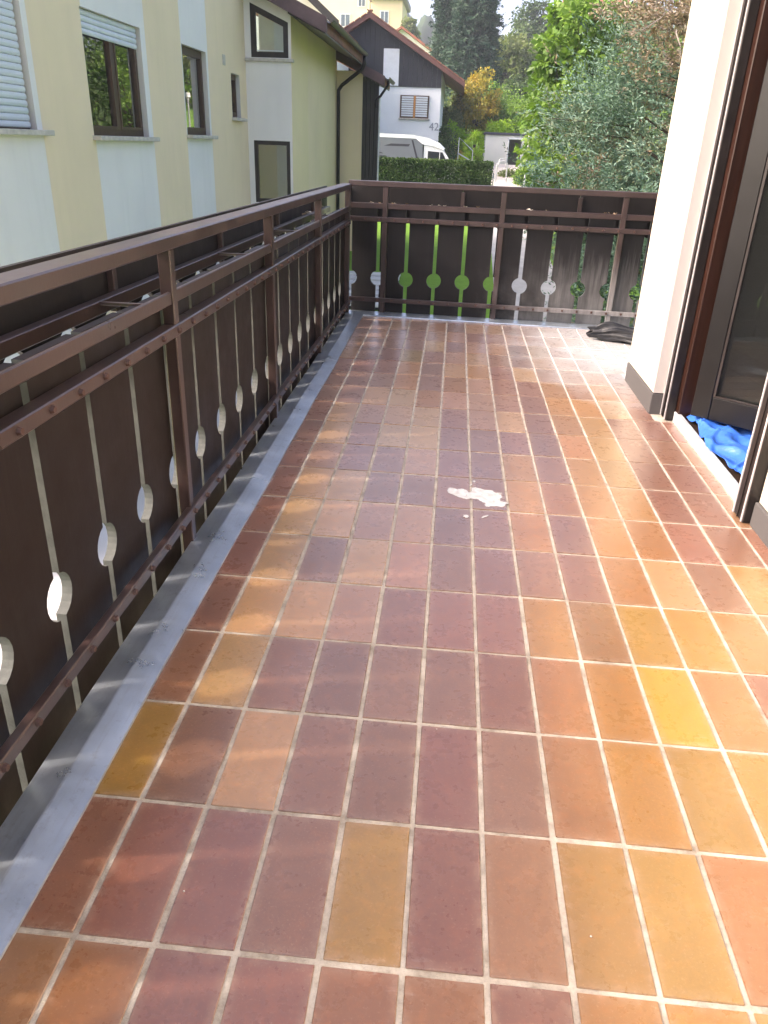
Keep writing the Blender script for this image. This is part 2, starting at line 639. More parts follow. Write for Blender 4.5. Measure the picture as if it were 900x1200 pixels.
full = tile_mesh(PX - JW, PY - JW)
cut_door = None
cache = {}
for r, codes in ROWS.items():
    yb, yt = Y0 + r * PY, Y0 + (r + 1) * PY
    if yb < -.6:
        continue
    ye = min(yt, 6.50)
    if yb > 4.9:
        codes = codes + random.choice(('RDK', 'KRD', 'DRK'))
    for k, ch in enumerate(codes):
        c = k - 1
        xl = -.5996 + .15 * c
        xr = xl + PX
        if c == 11 and 4.10 < (yb + yt) / 2 < 4.92:
            xr = min(xr, 1.175)
        if xr - xl < .03:
            continue
        key = (round(xr - xl, 4), round(ye - yb, 4))
        if key not in cache:
            cache[key] = tile_mesh(key[0] - JW, key[1] - JW)
        if yt <= 6.5 and xr - xl > .149:
            me = full
        else:
            me = cache[key]
        o = link('tile', me, floor)
        o.location = ((xl + xr) / 2 + random.uniform(-.0011, .0011), (yb + ye) / 2 + random.uniform(-.0014, .0014), random.uniform(-.0009, .0009))
        o.rotation_euler = (random.uniform(-.0022, .0022), random.uniform(-.003, .003), random.uniform(-.004, .004))
        col = PAL[ch]
        g = random.uniform(.9, 1.1) * .80
        o.color = (col[0] * g, col[1] * g, col[2] * g, 1)
    # narrow cut piece along the house wall
    if yt < 4.1:
        key = ('cut', round(ye - yb, 4))
        if key not in cache:
            cache[key] = tile_mesh(.055, ye - yb - JW)
        o = link('tile', cache[key], floor)
        o.location = (1.2004 + .15 * 0 + .006 + .0275 + .15 * 0, (yb + ye) / 2, -.0008)
        col = PAL[random.choice('RRBR')]
        o.color = (*col, 1)

# ------------------------------------------------------------------ zinc flashing
fl = thing('zinc_flashing', 'bluish zinc flashing strip with a folded ridge along the long railing', 'flashing', (-.78, 0, 0))


def strip(y0, y1, dz, dx0=0.0):
    mb = MB()
    prof = [(-.082, .001), (-.008, .012), (-.004, .0185), (.002, .0185), (.0725, .0075), (.0735, .0012), (-.074, -.003), (-.0785, -.05), (-.082, -.05)]
    prof = [(a + dx0, z + dz) for a, z in prof]
    n = 26
    vs, fs = [], []
    for i in range(n + 1):
        t = y0 + (y1 - y0) * i / n
        wv = .0022 * math.sin(t * 2.3 + dz * 900) + .0012 * math.sin(t * 7.1)
        vs += [(a + wv, t, z + (.0012 * math.sin(t * 4.7) if z > .004 else 0)) for a, z in prof]
    m = len(prof)
    for i in range(n):
        for k in range(m):
            k2 = (k + 1) % m
            fs.append((i * m + k, i * m + k2, (i + 1) * m + k2, (i + 1) * m + k))
    fs.append(tuple(range(m))[::-1])
    fs.append(tuple(n * m + k for k in range(m)))
    mb.add(vs, [f[::-1] for f in fs])
    return mb


strip(-1.2, 2.985, .0000).build('sheet_section', ZINC, fl)
strip(2.93, 5.0, .0022).build('sheet_section', ZINC, fl)
strip(4.95, 6.50, .0040).build('sheet_section', ZINC, fl)
mb = MB()
FA = -.0455           # the far side is not quite square to the long one
vs = []
for x in np.linspace(-.86, 2.5, 20):
    yy = 6.605 + FA * (x + .69)
    wv = .003 * math.sin(x * 5)
    vs += [(x, yy - .118 + wv, .001), (x, yy - .116 + wv, .010), (x, yy - .04, .016), (x, yy + .045, .012)]
fs = []
for i in range(19):
    for k in range(3):
        fs.append((i * 4 + k, (i + 1) * 4 + k, (i + 1) * 4 + k + 1, i * 4 + k + 1))
mb.add(vs, fs)
fl2 = mb.build('zinc_flashing', ZINC)
tag(fl2, 'short zinc flashing strip along the foot of the far railing', 'flashing')

# ------------------------------------------------------------------ railings
def arc_pts(cy, cz, r, a0, a1, n=9):
    return [(cy + r * math.cos(a0 + (a1 - a0) * i / n), cz + r * math.sin(a0 + (a1 - a0) * i / n)) for i in range(n + 1)]


def railing(root, L0, L1, posts, slots, g, board_mat, crossbars, bolts_step, fas, scallop, zb=-.14, zc=.288, zf=.825):
    rc, zt = .062, .862
    # boards between neighbouring slots
    hh = math.sqrt(rc ** 2 - (g / 2) ** 2)
    a0 = math.atan2(hh, g / 2)
    cache = {}
    for k in range(len(slots) - 1):
        w = slots[k + 1] - slots[k]
        key = round(w, 4)
        if key not in cache:
            poly = [(g / 2, zb), (w - g / 2, zb)]
            poly += [(w - g / 2, zc - hh)] + arc_pts(w, zc, rc, math.pi + a0, math.pi - a0)[1:-1] + [(w - g / 2, zc + hh)]
            poly += [(w - g / 2, zt), (g / 2, zt)]
            poly += [(g / 2, zc + hh)] + arc_pts(0, zc, rc, a0, -a0)[1:-1] + [(g / 2, zc - hh)]
            mb = MB()
            n0 = len(mb.f)
            mb.prism(poly[::-1], 1, .042, .069, 0, 1)
            for q in range(n0, len(mb.f)):      # painted top ends
                if all(mb.v[i][2] > zt - 1e-4 for i in mb.f[q]):
                    mb.mi[q] = 0
            cache[key] = mb.mesh('board', [board_mat, EDGE])
        b = link('board', cache[key], root)
        b.location = (slots[k] + random.uniform(-.0012, .0012), random.uniform(0, .0022), random.uniform(-.004, .004))
    # posts
    pm = MB().bbox(-.02, .02, .0, .0405, zb + .02, 1.002, .003).mesh('post', STEEL)
    for p in posts:
        o = link('post', pm, root)
        o.location = (p, 0, 0)
    hr = MB().bbox(L0, L1, -.006, .070, 1.002, 1.043, .004).build('handrail', STEEL, root)
    # flower-box bar: flat bar between posts
    pe = [L0] + list(posts) + [L1]
    for i in range(len(pe) - 1):
        s0 = pe[i] + (.02 if i else 0)
        s1 = pe[i + 1] - (.02 if i + 1 < len(pe) - 1 else 0)
        if s1 - s0 > .05:
            MB().bbox(s0, s1, .006, .018, .838, .877, .002).build('flower_box_bar', STEEL, root)
    MB().bbox(L0, L1, .165, .2, .828, .868, .002).build('outer_bar', STEEL, root)
    for c in crossbars:
        MB().bbox(c - .006, c + .006, .018, .165, .858, .868, .001).build('cross_bar', STEEL, root)
    bm = MB()
    n = 8
    vs = [(0.0105 * math.cos(2 * math.pi * k / n), .0, .0105 * math.sin(2 * math.pi * k / n)) for k in range(n)]
    vs += [(0.0075 * math.cos(2 * math.pi * k / n), -.009, .0075 * math.sin(2 * math.pi * k / n)) for k in range(n)]
    bm.add(vs, [(k, (k + 1) % n, n + (k + 1) % n, n + k) for k in range(n)] + [tuple(range(n, 2 * n))])
    bme = bm.mesh('bolt', BOLT)
    for z0, z1, d0, d1 in ((.738, .775, -.0045, .0415), (.100, .136, -.012, .014)):
        rl = MB().bbox(L0, L1, d0, d1, z0, z1, .003).build('board_rail', STEEL, root)
        a = slots[0] + .012
        while a < L1 - .03:
            if a > L0 + .02:
                bo = link('bolt', bme, rl)
                bo.location = (a, d0, (z0 + z1) / 2 + random.uniform(-.002, .002))
            a += bolts_step
    # outer fascia
    for (f0, f1) in fas:
        poly = [(f0, 1.010), (f0, zf)]
        nsc = max(1, round((f1 - f0) / scallop))
        w = (f1 - f0) / nsc
        for s in range(nsc):
            for i in range(1, 9):
                t = i / 8
                poly.append((f0 + (s + t) * w, zf - .075 * max(0, math.sin(math.pi * t)) ** 1.2))
        poly += [(f1, 1.010)]
        mb = MB()
        mb.prism(poly, 1, .222, .238, 0, 0)
        mb.build('fascia_board', [FASCIA], root)
        MB().bbox(f0 - .015, f0 + .015, .2, .2215, .80, .975, .002).build('fascia_batten', STEEL, root)
    return root


left = thing('balcony_railing', 'long brown balcony railing of slotted boards facing the yellow and white house', 'railing', (-.868, 0, .0165), math.pi / 2 - .0045)
left.rotation_euler = (0, .0062, math.pi / 2 - .0045)
left.rotation_mode = 'XYZ'
PL = [2.39 + 1.3845 * k for k in range(-2, 4)]
PL = PL[:-1] + [6.545]
sl_ = [2.372 + .2800 * k for k in range(-13, 16)]
sl_ = [s for s in sl_ if s < 6.50] + [6.60]
railing(left, -1.25, 6.575, PL, sl_, .027, BOARD, [2.21 - 1.2, 2.21, 3.42, 4.51, 5.7, -.2], .14,
        [(-1.2 + 1.205 * k, -1.2 + 1.205 * (k + 1) - .006) for k in range(6)] + [(6.03, 6.76)], .301, zc=.273)
left.location.z += 0.0

far = thing('balcony_railing', 'short brown railing across the balcony end with green lawn showing through its slots', 'railing', (-.69, 6.60, 0), FA)
off = .69
PFa = [p + off for p in (-.56, .383, 1.322, 2.262)]
SF = [-.614 - .236 + off + .2375 * k for k in range(14)]
railing(far, -.17, 3.2, PFa, SF, .031, BOARDF, [], .1187,
        [(-.2 + .943 * k, -.2 + .943 * (k + 1) - .006) for k in range(4)], .2358, zf=.765)

# ------------------------------------------------------------------ dry leaves lying in the flower box channel
DRY = simple('dry_leaf', (.34, .24, .15), .85, .35, 60)
PALEL = simple('bleached_leaf', (.62, .56, .46), .85, .2, 60)
lf = []
for v in range(4):
    mb = MB()
    n = 6
    r = np.random.default_rng(v)
    vs = [(0, 0, .004)]
    for k in range(9):
        a = 2 * math.pi * k / 9
        rr = .018 * (1 + .5 * math.cos(a)) * r.uniform(.7, 1.3)
        vs.append((rr * math.cos(a) * 1.4, rr * math.sin(a), .012 * abs(math.sin(a)) * r.uniform(.3, 1.4)))
    mb.add(vs, [(0, 1 + k, 1 + (k + 1) % 9) for k in range(9)])
    lf.append(mb.mesh('dry_leaf', [DRY if v % 2 else PALEL]))
for k in range(30):
    if k < 12:
        p = (-.868 - random.uniform(.172, .196), random.uniform(5.6, 6.5), .884 - .0062 * 6 + .0 )
    else:
        p = (random.uniform(-.75, 1.4), 0, .868)
        p = (p[0], 6.60 + FA * (p[0] + .69) + random.uniform(.172, .195), .868)
    o = link('dry_leaf', lf[k % 4])
    o.location = p
    o.rotation_euler = (random.uniform(-.2, .2), random.uniform(-.2, .2), random.uniform(0, 6))
    s = random.uniform(.5, 1.0)
    o.scale = (s, s, s)
    if k < 12:
        tag(o, 'small curled dry leaf in the long railing near the corner', 'leaf', 'dry leaves in the long railing')
    else:
        tag(o, 'small curled dry leaf on the bar of the far railing', 'leaf', 'dry leaves on the far railing')

# ------------------------------------------------------------------ our house: pillar, wall, door
pil = thing('house_pillar', 'cream rendered pillar with dark grey plinth beside the balcony door', 'pillar', (1.165, 4.23, 0))
MB().bbox(.0, .09, .0, .68, .118, 3.2, .006).build('rendered_face', CREAM, pil)
MB().bbox(-.003, .092, -.003, .683, -.01, .1165, .004).build('plinth', PLINTH, pil)
MB().box(.002, .088, -.0045, .0, .122, 3.15).build('reveal_face', REVEAL, pil)
wal = thing('house_wall', 'cream house wall with dark plinth on the near side of the door', 'wall', (1.27, -1.6, 0))
MB().box(.0, .3, .0, 4.44, .10, 3.2).build('rendered_face', CREAM, wal)
MB().bbox(-.014, .3, .0, 4.444, -.01, .0985, .003).build('plinth', PLINTH, wal)
MB().box(.0, .3, 4.44, 5.829, 2.22, 3.2).build('lintel', CREAM, wal)
MB().box(-.012, .5, 5.834, 6.50, 0.0, 3.2).build('pier_core', CREAM, wal)
MB().box(.4, 5, 6.10, 6.5, -.0, 3.2).build('side_wall', CREAM, wal)

fr = thing('door_frame', 'reddish brown wooden door frame with dark shutter guide rails', 'door frame', (1.25, 4.2, 0))
MDG = simple('shutter_guide_dark', (.018, .014, .013), .4, .3, 9)
LTG = simple('shutter_guide_seal', (.50, .47, .46), .5, .1, 9)
REDW = m_wood('reddish_wood', (.030, .0105, .006), (26, 26, 1.2), .4)
for nm, (yy0, yy1), sgn in (('far', (-.078, .026), 1), ('near', (-1.352, -1.24), -1)):
    gb = MB()
    gb.bbox(-.022, .024, yy0, yy1, .002, 2.2, .003)
    gd = gb.build('guide_rail', MDG, fr)
    ya = yy0 if sgn > 0 else yy1
    MB().box(-.0265, -.0225, yy0 + .004, yy0 + .014, .004, 2.2).build('seal', LTG, gd)
    MB().box(-.0265, -.0225, yy1 - .014, yy1 - .004, .004, 2.2).build('seal', LTG, gd)
    MB().box(-.0265, -.0225, (yy0 + yy1) / 2 - .003, (yy0 + yy1) / 2 + .003, .004, 2.2).build('seal', MDG, gd)
MB().bbox(.026, .10, -.13, .02, .0, 2.2, .004).build('jamb', REDW, fr)
MB().bbox(.026, .10, -1.34, -1.22, .0, 2.2, .004).build('jamb', REDW, fr)
MB().bbox(.026, .10, -1.219, -.131, 2.12, 2.2, .004).build('head', REDW, fr)
ALU = simple('threshold_aluminium', (.52, .54, .55), .5, .2, 18, metal=.25)
th = tag(MB().bbox(1.268, 1.298, 2.965, 4.118, -.004, .055, .004).build('door_threshold', ALU), 'pale grey metal threshold along the balcony doorway', 'threshold')

DOORP = simple('door_leaf_paint', (.0065, .006, .006), .4, .2, 6)
leaf = thing('balcony_door', 'dark glazed balcony door leaf standing open into the room', 'door', (1.325, 3.995, 0), math.atan2(-.64, .77))
LW, LH = .92, 2.08
MB().bbox(0, .095, -.03, .03, .085, LH, .004).build('stile', DOORP, leaf)
MB().bbox(LW - .095, LW, -.03, .03, .085, LH, .004).build('stile', DOORP, leaf)
MB().bbox(.0955, LW - .0955, -.029, .029, .085, .205, .004).build('bottom_rail', DOORP, leaf)
MB().bbox(.0955, LW - .0955, -.029, .029, LH - .1, LH, .004).build('top_rail', DOORP, leaf)
MB().box(.0955, LW - .0955, .004, .010, .2055, LH - .1005).build('glass_pane', DGLASS, leaf)
bead = MB()
bead.box(.0957, .108, -.0285, -.012, .206, LH - .101)
bead.box(.1085, LW - .1, -.0285, -.012, .206, .214)
bead.build('glazing_bead', DARKF, leaf)

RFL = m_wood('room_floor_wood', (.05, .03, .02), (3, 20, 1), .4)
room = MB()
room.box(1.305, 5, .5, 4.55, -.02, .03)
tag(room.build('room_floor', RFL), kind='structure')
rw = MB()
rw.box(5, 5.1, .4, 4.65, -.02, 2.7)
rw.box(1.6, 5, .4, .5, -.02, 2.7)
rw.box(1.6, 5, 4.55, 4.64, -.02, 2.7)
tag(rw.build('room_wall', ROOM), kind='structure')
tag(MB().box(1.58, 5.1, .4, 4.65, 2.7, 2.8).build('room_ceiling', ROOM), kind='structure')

# blue tarpaulin heaped in the doorway
def sheet(name, nx, ny, fn, mat, thick=None):
    u, v = np.meshgrid(np.linspace(0, 1, nx), np.linspace(0, 1, ny))
    P = fn(u.ravel(), v.ravel())
    ii = (np.arange(ny - 1)[:, None] * nx + np.arange(nx - 1)[None]).ravel()
    me = np_mesh(name, P, np.stack([ii, ii + 1, ii + nx + 1, ii + nx], 1), mat, smooth=True)
    o = link(name, me)
    if thick:
        md = o.modifiers.new('thickness', 'SOLIDIFY')
        md.thickness = thick
    return o


def tarp_fn(u, v):
    x = 1.305 + u * .62 + .02 * np.sin(v * 9)
    y = 3.04 + v * 1.0 + .03 * np.sin(u * 7)
    z = .036 + .014 * np.abs(np.sin(7 * u + 5.3 * v + .8 * np.sin(6 * v))) + .012 * np.abs(np.sin(13 * v - 6 * u)) + .022 * np.exp(-((u - .12) / .1) ** 2) * (.4 + .6 * np.abs(np.sin(8 * v + .4)))
    z += .012 * np.sin(31 * u + 12 * v) * np.sin(17 * v + 4) + .012 * np.maximum(0, np.sin(23 * v + 14 * u + 2 * np.sin(9 * u))) ** 6 + .010 * np.maximum(0, np.sin(19 * u - 21 * v + 1.3 * np.sin(11 * v))) ** 8
    return np.stack([x, y, np.maximum(z, .034)], -1)


tp = NT('blue_tarpaulin')
tp.set(color=tp.ramp(tp.noise(tp.coord('Position'), 9, 4), [(.3, (.02, .11, .5)), (.7, (.05, .2, .72))]), rough=.38, spec=.5)
tp.bump(tp.noise(tp.coord('Position'), 60, 4), .5, .006)
tag(sheet('blue_tarpaulin', 110, 150, tarp_fn, tp.m, .002), 'crumpled blue plastic tarpaulin on the floor behind the threshold', 'tarpaulin')

# dark folded sack at the foot of the far railing
def sack_fn(u, v):
    a = u * 2 * np.pi
    t = v
    cx = 1.15 + .45 * t
    cy = 6.05 - .19 * t + .05 * np.sin(3 * t)
    ry = (.026 + .075 * np.clip(t * 1.5, 0, 1) ** .7)
    rz = (.030 + .040 * np.sin(np.pi * np.clip(t, 0, .95)) + .010 * np.sin(9 * t))
    fold = 1 + .26 * np.sin(5 * a + 3 * t) * (.5 + .5 * np.sin(7 * t + 1)) + .1 * np.sin(11 * a + 9 * t)
    return np.stack([cx + .02 * np.sin(3 * a) * fold - .05 * (t < .03), cy + np.cos(a) * ry * fold, np.maximum(.003, .056 + .012 * np.sin(6 * t) + np.sin(a) * rz * fold)], -1)


SACK = simple('dark_rubber_sheet', (.020, .020, .021), .34, .35, 14, bump=.25)
tag(sheet('folded_sack', 56, 60, sack_fn, SACK, .003), 'crumpled dark grey sack lying by the foot of the pillar', 'sack')

# dried plaster splash on the tiles
PT = NT('dried_plaster')
_p = PT.coord('Position')
_s = PT.n('ShaderNodeSeparateXYZ')
PT.l(_p, _s.inputs[0])
_n = PT.noise(_p, 55, 6, .75)
PT.set(color=PT.ramp(PT.noise(_p, 30, 5, .7), [(.3, (.5, .48, .45)), (.6, (.66, .65, .63))]), rough=.95, spec=.1)
_a = PT.math('ADD', PT.rng(_s.outputs[2], .0004, .0019, -.35, .75), PT.rng(_n, .3, .7, -.45, .55))
PT.l(PT.rng(_a, .1, .5, 0, 1), PT.b.inputs['Alpha'])      # the powder thins out towards its rim
PT.bump(_n, .5, .003)
PLAS = PT.m


def blob(mb, cx, cy, rx, ry, rot, seed, h=.0022, n=26, z0=.0004):
    r = np.random.default_rng(seed)
    amp = r.uniform(.0, .16, 6)
    ph = r.uniform(0, 6.3, 6)
    c, s = math.cos(rot), math.sin(rot)
    vs = []
    for ring, (kr, kz) in enumerate(((1, 0), (.86, .7), (.5, 1.0))):
        for k in range(n):
            a = 2 * math.pi * k / n
            q = 1 + sum(amp[j] * math.sin((j + 2) * a + ph[j]) for j in range(6)) + (r.uniform(-.1, .1) if ring == 0 else 0)
            x, y = rx * kr * q * math.cos(a), ry * kr * q * math.sin(a)
            vs.append((cx + x * c - y * s, cy + x * s + y * c, z0 + h * kz * r.uniform(.75, 1.2)))
    fs = []
    for ring in range(2):
        for k in range(n):
            k2 = (k + 1) % n
            fs.append((ring * n + k, ring * n + k2, (ring + 1) * n + k2, (ring + 1) * n + k))
    fs.append(tuple(2 * n + k for k in range(n)))
    mb.add(vs, fs)


mb = MB()
blob(mb, .205, 2.95, .082, .070, -.5, 3)
blob(mb, .245, 2.885, .058, .046, -.8, 9, .0018)
blob(mb, .103, 2.955, .040, .070, .5, 5, .0018)
tag(mb.build('plaster_splash', PLAS), 'splash of dried white plaster across two purplish floor tiles', 'stain')
for k, (x, y, rx, ry, rot) in enumerate([(.128, 2.735, .011, .016, .3), (.203, 2.745, .02, .007, .7), (.165, 3.09, .008, .010, 0), (.268, 2.98, .016, .005, .3), (.262, 2.95, .012, .004, .1), (.152, 3.05, .004, .014, -.3)]):
    mb = MB()
    blob(mb, x, y, rx, ry, rot, 30 + k, .0025, 14)
    tag(mb.build('plaster_crumb', PLAS), 'small white plaster crumb beside the plaster splash', 'crumb', 'plaster crumbs on the tiles')
CRUMB = simple('grit', (.66, .6, .55), .9, .2, 50)
gm = MB()
blob(gm, 0, 0, .004, .003, 0, 77, .004, 8)
gme2 = gm.mesh('grit_speck', CRUMB)
for k in range(15):
    o = link('grit_speck', gme2)
    o.location = (random.uniform(-.55, 1.1), random.uniform(.95, 3.6), .0005)
    o.rotation_euler = (0, 0, random.uniform(0, 6))
    q = random.uniform(.3, .7)
    o.scale = (q, q, q)
    tag(o, 'tiny pale speck of grit lying on the floor tiles', 'grit', 'specks of grit on the tiles')

# ------------------------------------------------------------------ neighbour's row house
def wall_cells(mb, axis, plane, back, p0, p1, z0, z1, holes, bands, m_in):
    """wall in plane axis=const with rectangular holes (pa,pb,za,zb); bands: function(p)->material index"""
    ps = sorted({p0, p1, *[h[0] for h in holes], *[h[1] for h in holes], *bands[0]})
    zs = sorted({z0, z1, *[h[2] for h in holes], *[h[3] for h in holes]})

    def P(p, z, d):
        return (d, p, z) if axis == 0 else (p, d, z)
    for a, b in zip(ps, ps[1:]):
        for c, d in zip(zs, zs[1:]):
            pm, zm = (a + b) / 2, (c + d) / 2
            if any(h[0] < pm < h[1] and h[2] < zm < h[3] for h in holes):
                continue
            mb.add([P(a, c, plane), P(b, c, plane), P(b, d, plane), P(a, d, plane)], [(0, 1, 2, 3)], bands[1](pm))
    for (a, b, c, d) in holes:
        for q in (((a, c), (b, c)), ((b, c), (b, d)), ((b, d), (a, d)), ((a, d), (a, c))):
            mb.add([P(*q[0], plane), P(*q[1], plane), P(*q[1], back), P(*q[0], back)], [(0, 1, 2, 3)], m_in)


NX = -4.5
row = thing('row_house', 'long yellow and white rendered row house beside the balcony', 'house', (NX, 12, -2.8))
ORG = Vector((NX, 12, -2.8))


def sub(mb, name, mats, parent, root=row, smooth=False):
    """build with world-space coordinates under a root that sits at its base"""
    o = mb.build(name, mats, parent, smooth)
    base = root.location
    if parent is root:
        o.location = (-base.x, -base.y, -base.z)
    return o


def band1(p):
    return 1 if (p < 8.885 or 10.2 < p < 12.22 or 13.77 < p < 15.2) else 0


W1, W2, W3, W4 = (6.95, 8.77, 1.32, 2.66), (10.17, 12.04, 1.28, 2.63), (13.8, 15.1, 1.33, 2.63), (16.68, 17.33, 1.67, 2.44)
mb = MB()
wall_cells(mb, 0, NX, NX - .13, 6.3, 17.87, -3.2, 4.75, [W1, W2, W3, W4], ([8.885, 10.2, 12.22, 13.77, 15.2], band1), 2)
mb.add([(NX, 6.3, -3.2), (NX, 6.3, 4.75), (NX - 9, 6.3, 4.75), (NX - 9, 6.3, -3.2)], [(0, 1, 2, 3)], 0)
sub(mb, 'gable_wall', [YELLOW, WHITE, REVEAL], row)
# blank ventilation opening
sub(MB().bbox(NX - .01, NX + .012, 16.14, 16.31, 2.53, 2.70, .006), 'vent_cover', SILL, row)

for (a, b, c, d), ex in ((W1, .16), (W2, .14), (W3, .12), (W4, .1)):
    sub(MB().bbox(NX - .12, NX + .11, a - .05, b + ex, c - .055, c, .006), 'window_sill', SILL, row)


def casement(root, parent_world, a, b, c, d, splits, x, mat, glass=True, t=.075, shutter=0.0, curtain=None):
    """window in a wall facing +X; returns the frame part"""
    mbf = MB()
    x0, x1 = x - .045, x + .02
    mbf.box(x0, x1, a, b, c, c + t)
    mbf.box(x0, x1, a, b, d - t, d)
    mbf.box(x0, x1, a, a + t, c + t, d - t)
    mbf.box(x0, x1, b - t, b, c + t, d - t)
    for s in splits:
        mbf.box(x0, x1 + .004, s - .055, s + .055, c + t, d - t)
    w = sub(mbf, 'window', mat, root, root)
    edges = [a + t] + [q for s in splits for q in (s - .055, s + .055)] + [b - t]
    for i in range(0, len(edges), 2):
        e0, e1 = edges[i], edges[i + 1]
        sb = MB()
        q = .04
        sb.box(x0 + .004, x1 + .014, e0, e1, c + t, c + t + q)
        sb.box(x0 + .004, x1 + .014, e0, e1, d - t - q, d - t)
        sb.box(x0 + .004, x1 + .014, e0, e0 + q, c + t + q, d - t - q)
        sb.box(x0 + .004, x1 + .014, e1 - q, e1, c + t + q, d - t - q)
        sb.build('sash', mat, w)
        MB().box(x - .012, x - .006, e0 + q, e1 - q, c + t + q, d - t - q).build('pane', GLASS, w)
    if curtain:
        ca, cb = curtain
        n = 40
        vs, fs = [], []
        for k in range(n + 1):
            y = ca + (cb - ca) * k / n
            xx = x - .16 + .018 * math.sin(k * 1.7)
            vs += [(xx, y, c + .02), (xx, y, d - .02)]
        for k in range(n):
            fs.append((2 * k, 2 * k + 2, 2 * k + 3, 2 * k + 1))
        MB().add(vs, fs).build('curtain', CURTAIN, w)
    return w


def slats(w, a, b, ztop, zbot, x, pitch=.066):
    z = ztop
    prof = [(-.012, 0), (0.0, -.012), (.004, -.033), (0, -.054), (-.012, -.064)]
    n = len(prof)
    vs = [(p, a, q) for p, q in prof] + [(p, b, q) for p, q in prof] + [(-.014, a, q) for p, q in prof] + [(-.014, b, q) for p, q in prof]
    fs = [(k, k + 1, n + k + 1, n + k) for k in range(n - 1)]
    m = MB().add(vs, [f[::-1] for f in fs]).mesh('slat', SHUT)
    while z - pitch >= zbot - .02:
        o = link('slat', m, w)
        o.location = (x, 0, z)
        z -= pitch


w1 = casement(row, None, *W1, [7.86], NX - .1, FRAMEB)
slats(w1, W1[0] + .03, W1[1] - .03, W1[3] - .01, W1[2], NX - .055)
w2 = casement(row, None, *W2, [11.18], NX - .1, FRAMEB, curtain=(10.2, 10.5))
slats(w2, W2[0] + .02, W2[1] - .04, W2[3] - .002, W2[3] - .25, NX - .05)
w3 = casement(row, None, *W3, [], NX - .1, FRAMEB, curtain=(13.85, 14.75))
w4 = casement(row, None, *W4, [], NX - .1, FRAMEB, t=.06)
# rooms behind the windows
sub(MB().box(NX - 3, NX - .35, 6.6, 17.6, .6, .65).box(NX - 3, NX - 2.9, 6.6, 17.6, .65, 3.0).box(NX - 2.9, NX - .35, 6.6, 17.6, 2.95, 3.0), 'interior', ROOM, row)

# middle section that steps towards the balcony
X2, Y2, Y3 = -3.545, 17.87, 24.39
mb = MB()
tri = [(-4.375, 2.81), (-3.60, 2.81), (-3.60, 3.43), (-4.375, 3.76)]
low = (-4.385, -3.60, .045, 1.275)
# front wall, built round the two openings
wall_cells(mb, 1, Y2, Y2 + .12, NX, X2, -3.2, 2.70, [low], ([], lambda p: 1), 2)
mb.prism([(NX, 2.70), (X2, 2.70), (X2, 2.81), (NX, 2.81)], 1, Y2, Y2 + .12, 1)
mb.prism([(NX, 2.81), (-4.375, 2.81), (-4.375, 3.76), (NX, 3.8)], 1, Y2, Y2 + .12, 1)
mb.prism([(-3.60, 2.81), (X2, 2.81), (X2, 3.41), (-3.60, 3.43)], 1, Y2, Y2 + .12, 1)
mb.prism([(NX, 3.8), (-4.375, 3.76), (-3.60, 3.43), (X2, 3.41), (X2, 3.7), (NX, 4.1)], 1, Y2, Y2 + .12, 1)
mb.add([(X2, Y2, -3.2), (X2, Y3, -3.2), (X2, Y3, 3.62), (X2, Y2, 3.62)], [(0, 1, 2, 3)], 0)
sub(mb, 'bay_wall', [YELLOW, WHITE, REVEAL], row)
sub(MB().bbox(NX, -3.5, Y2 - .05, Y2 + .1, 2.735, 2.795, .006), 'window_sill', SILL, row)
sub(MB().box(X2 + .001, X2 + .006, Y2 + .002, 19.75, -3.1, 3.6), 'corner_band', m_render('bright_yellow_render', (.80, .67, .42)), row)


def poly_frame(pts, t, y0, y1):
    c = Vector((sum(p[0] for p in pts) / len(pts), sum(p[1] for p in pts) / len(pts)))
    n = len(pts)
    # inset polygon by t
    ins = []
    for i in range(n):
        p0, p1, p2 = Vector(pts[i - 1]), Vector(pts[i]), Vector(pts[(i + 1) % n])
        d1, d2 = (p1 - p0).normalized(), (p2 - p1).normalized()
        n1, n2 = Vector((-d1.y, d1.x)), Vector((-d2.y, d2.x))
        k = t / max(.2, 1 + n1.dot(n2))
        ins.append(p1 + (n1 + n2) * k)
    m = MB()
    for i in range(n):
        j = (i + 1) % n
        m.prism([pts[i], pts[j], tuple(ins[j]), tuple(ins[i])], 1, y0, y1)
    return m, ins


m, ins = poly_frame(tri, .105, Y2 + .02, Y2 + .09)
w5 = sub(m, 'window', DARKF, row)
MB().prism([tuple(p) for p in ins], 1, Y2 + .06, Y2 + .066).build('pane', GLASS, w5)
MB().box(ins[0].x + .01, ins[1].x - .01, Y2 + .035, Y2 + .055, ins[0].y + .01, ins[0].y + .03).build('bright_bead', SHUT, w5)
GREYB = simple('grey_blind', (.36, .37, .36), .8, .15, 3)
MB().prism([tuple(p) for p in ins], 1, Y2 + .30, Y2 + .31).build('blind', GREYB, w5)
lowp = [(low[0], low[2]), (low[1], low[2]), (low[1], low[3]), (low[0], low[3])]
m, ins = poly_frame(lowp, .08, Y2 + .02, Y2 + .09)
w6 = sub(m, 'window', DARKF, row)
MB().prism([tuple(p) for p in ins], 1, Y2 + .06, Y2 + .066).build('pane', GLASS, w6)
BACKW = simple('room_back', (.10, .09, .07), .8, .2, 1)
MB().box(NX - .05, X2 - .05, Y2 + .8, Y2 + .82, 0, 1.4).build('blind', BACKW, w6)

# roofs
def slope_roof(x_e, z_e, x_r, y0, y1, th, over=0.0, name='roof', k=.44):
    z_r = z_e + (x_e - x_r) * k
    m = MB()
    m.prism([(x_e, z_e), (x_e, z_e + th), (x_r, z_r + th), (x_r, z_r)][::-1], 1, y0, y1)
    return m


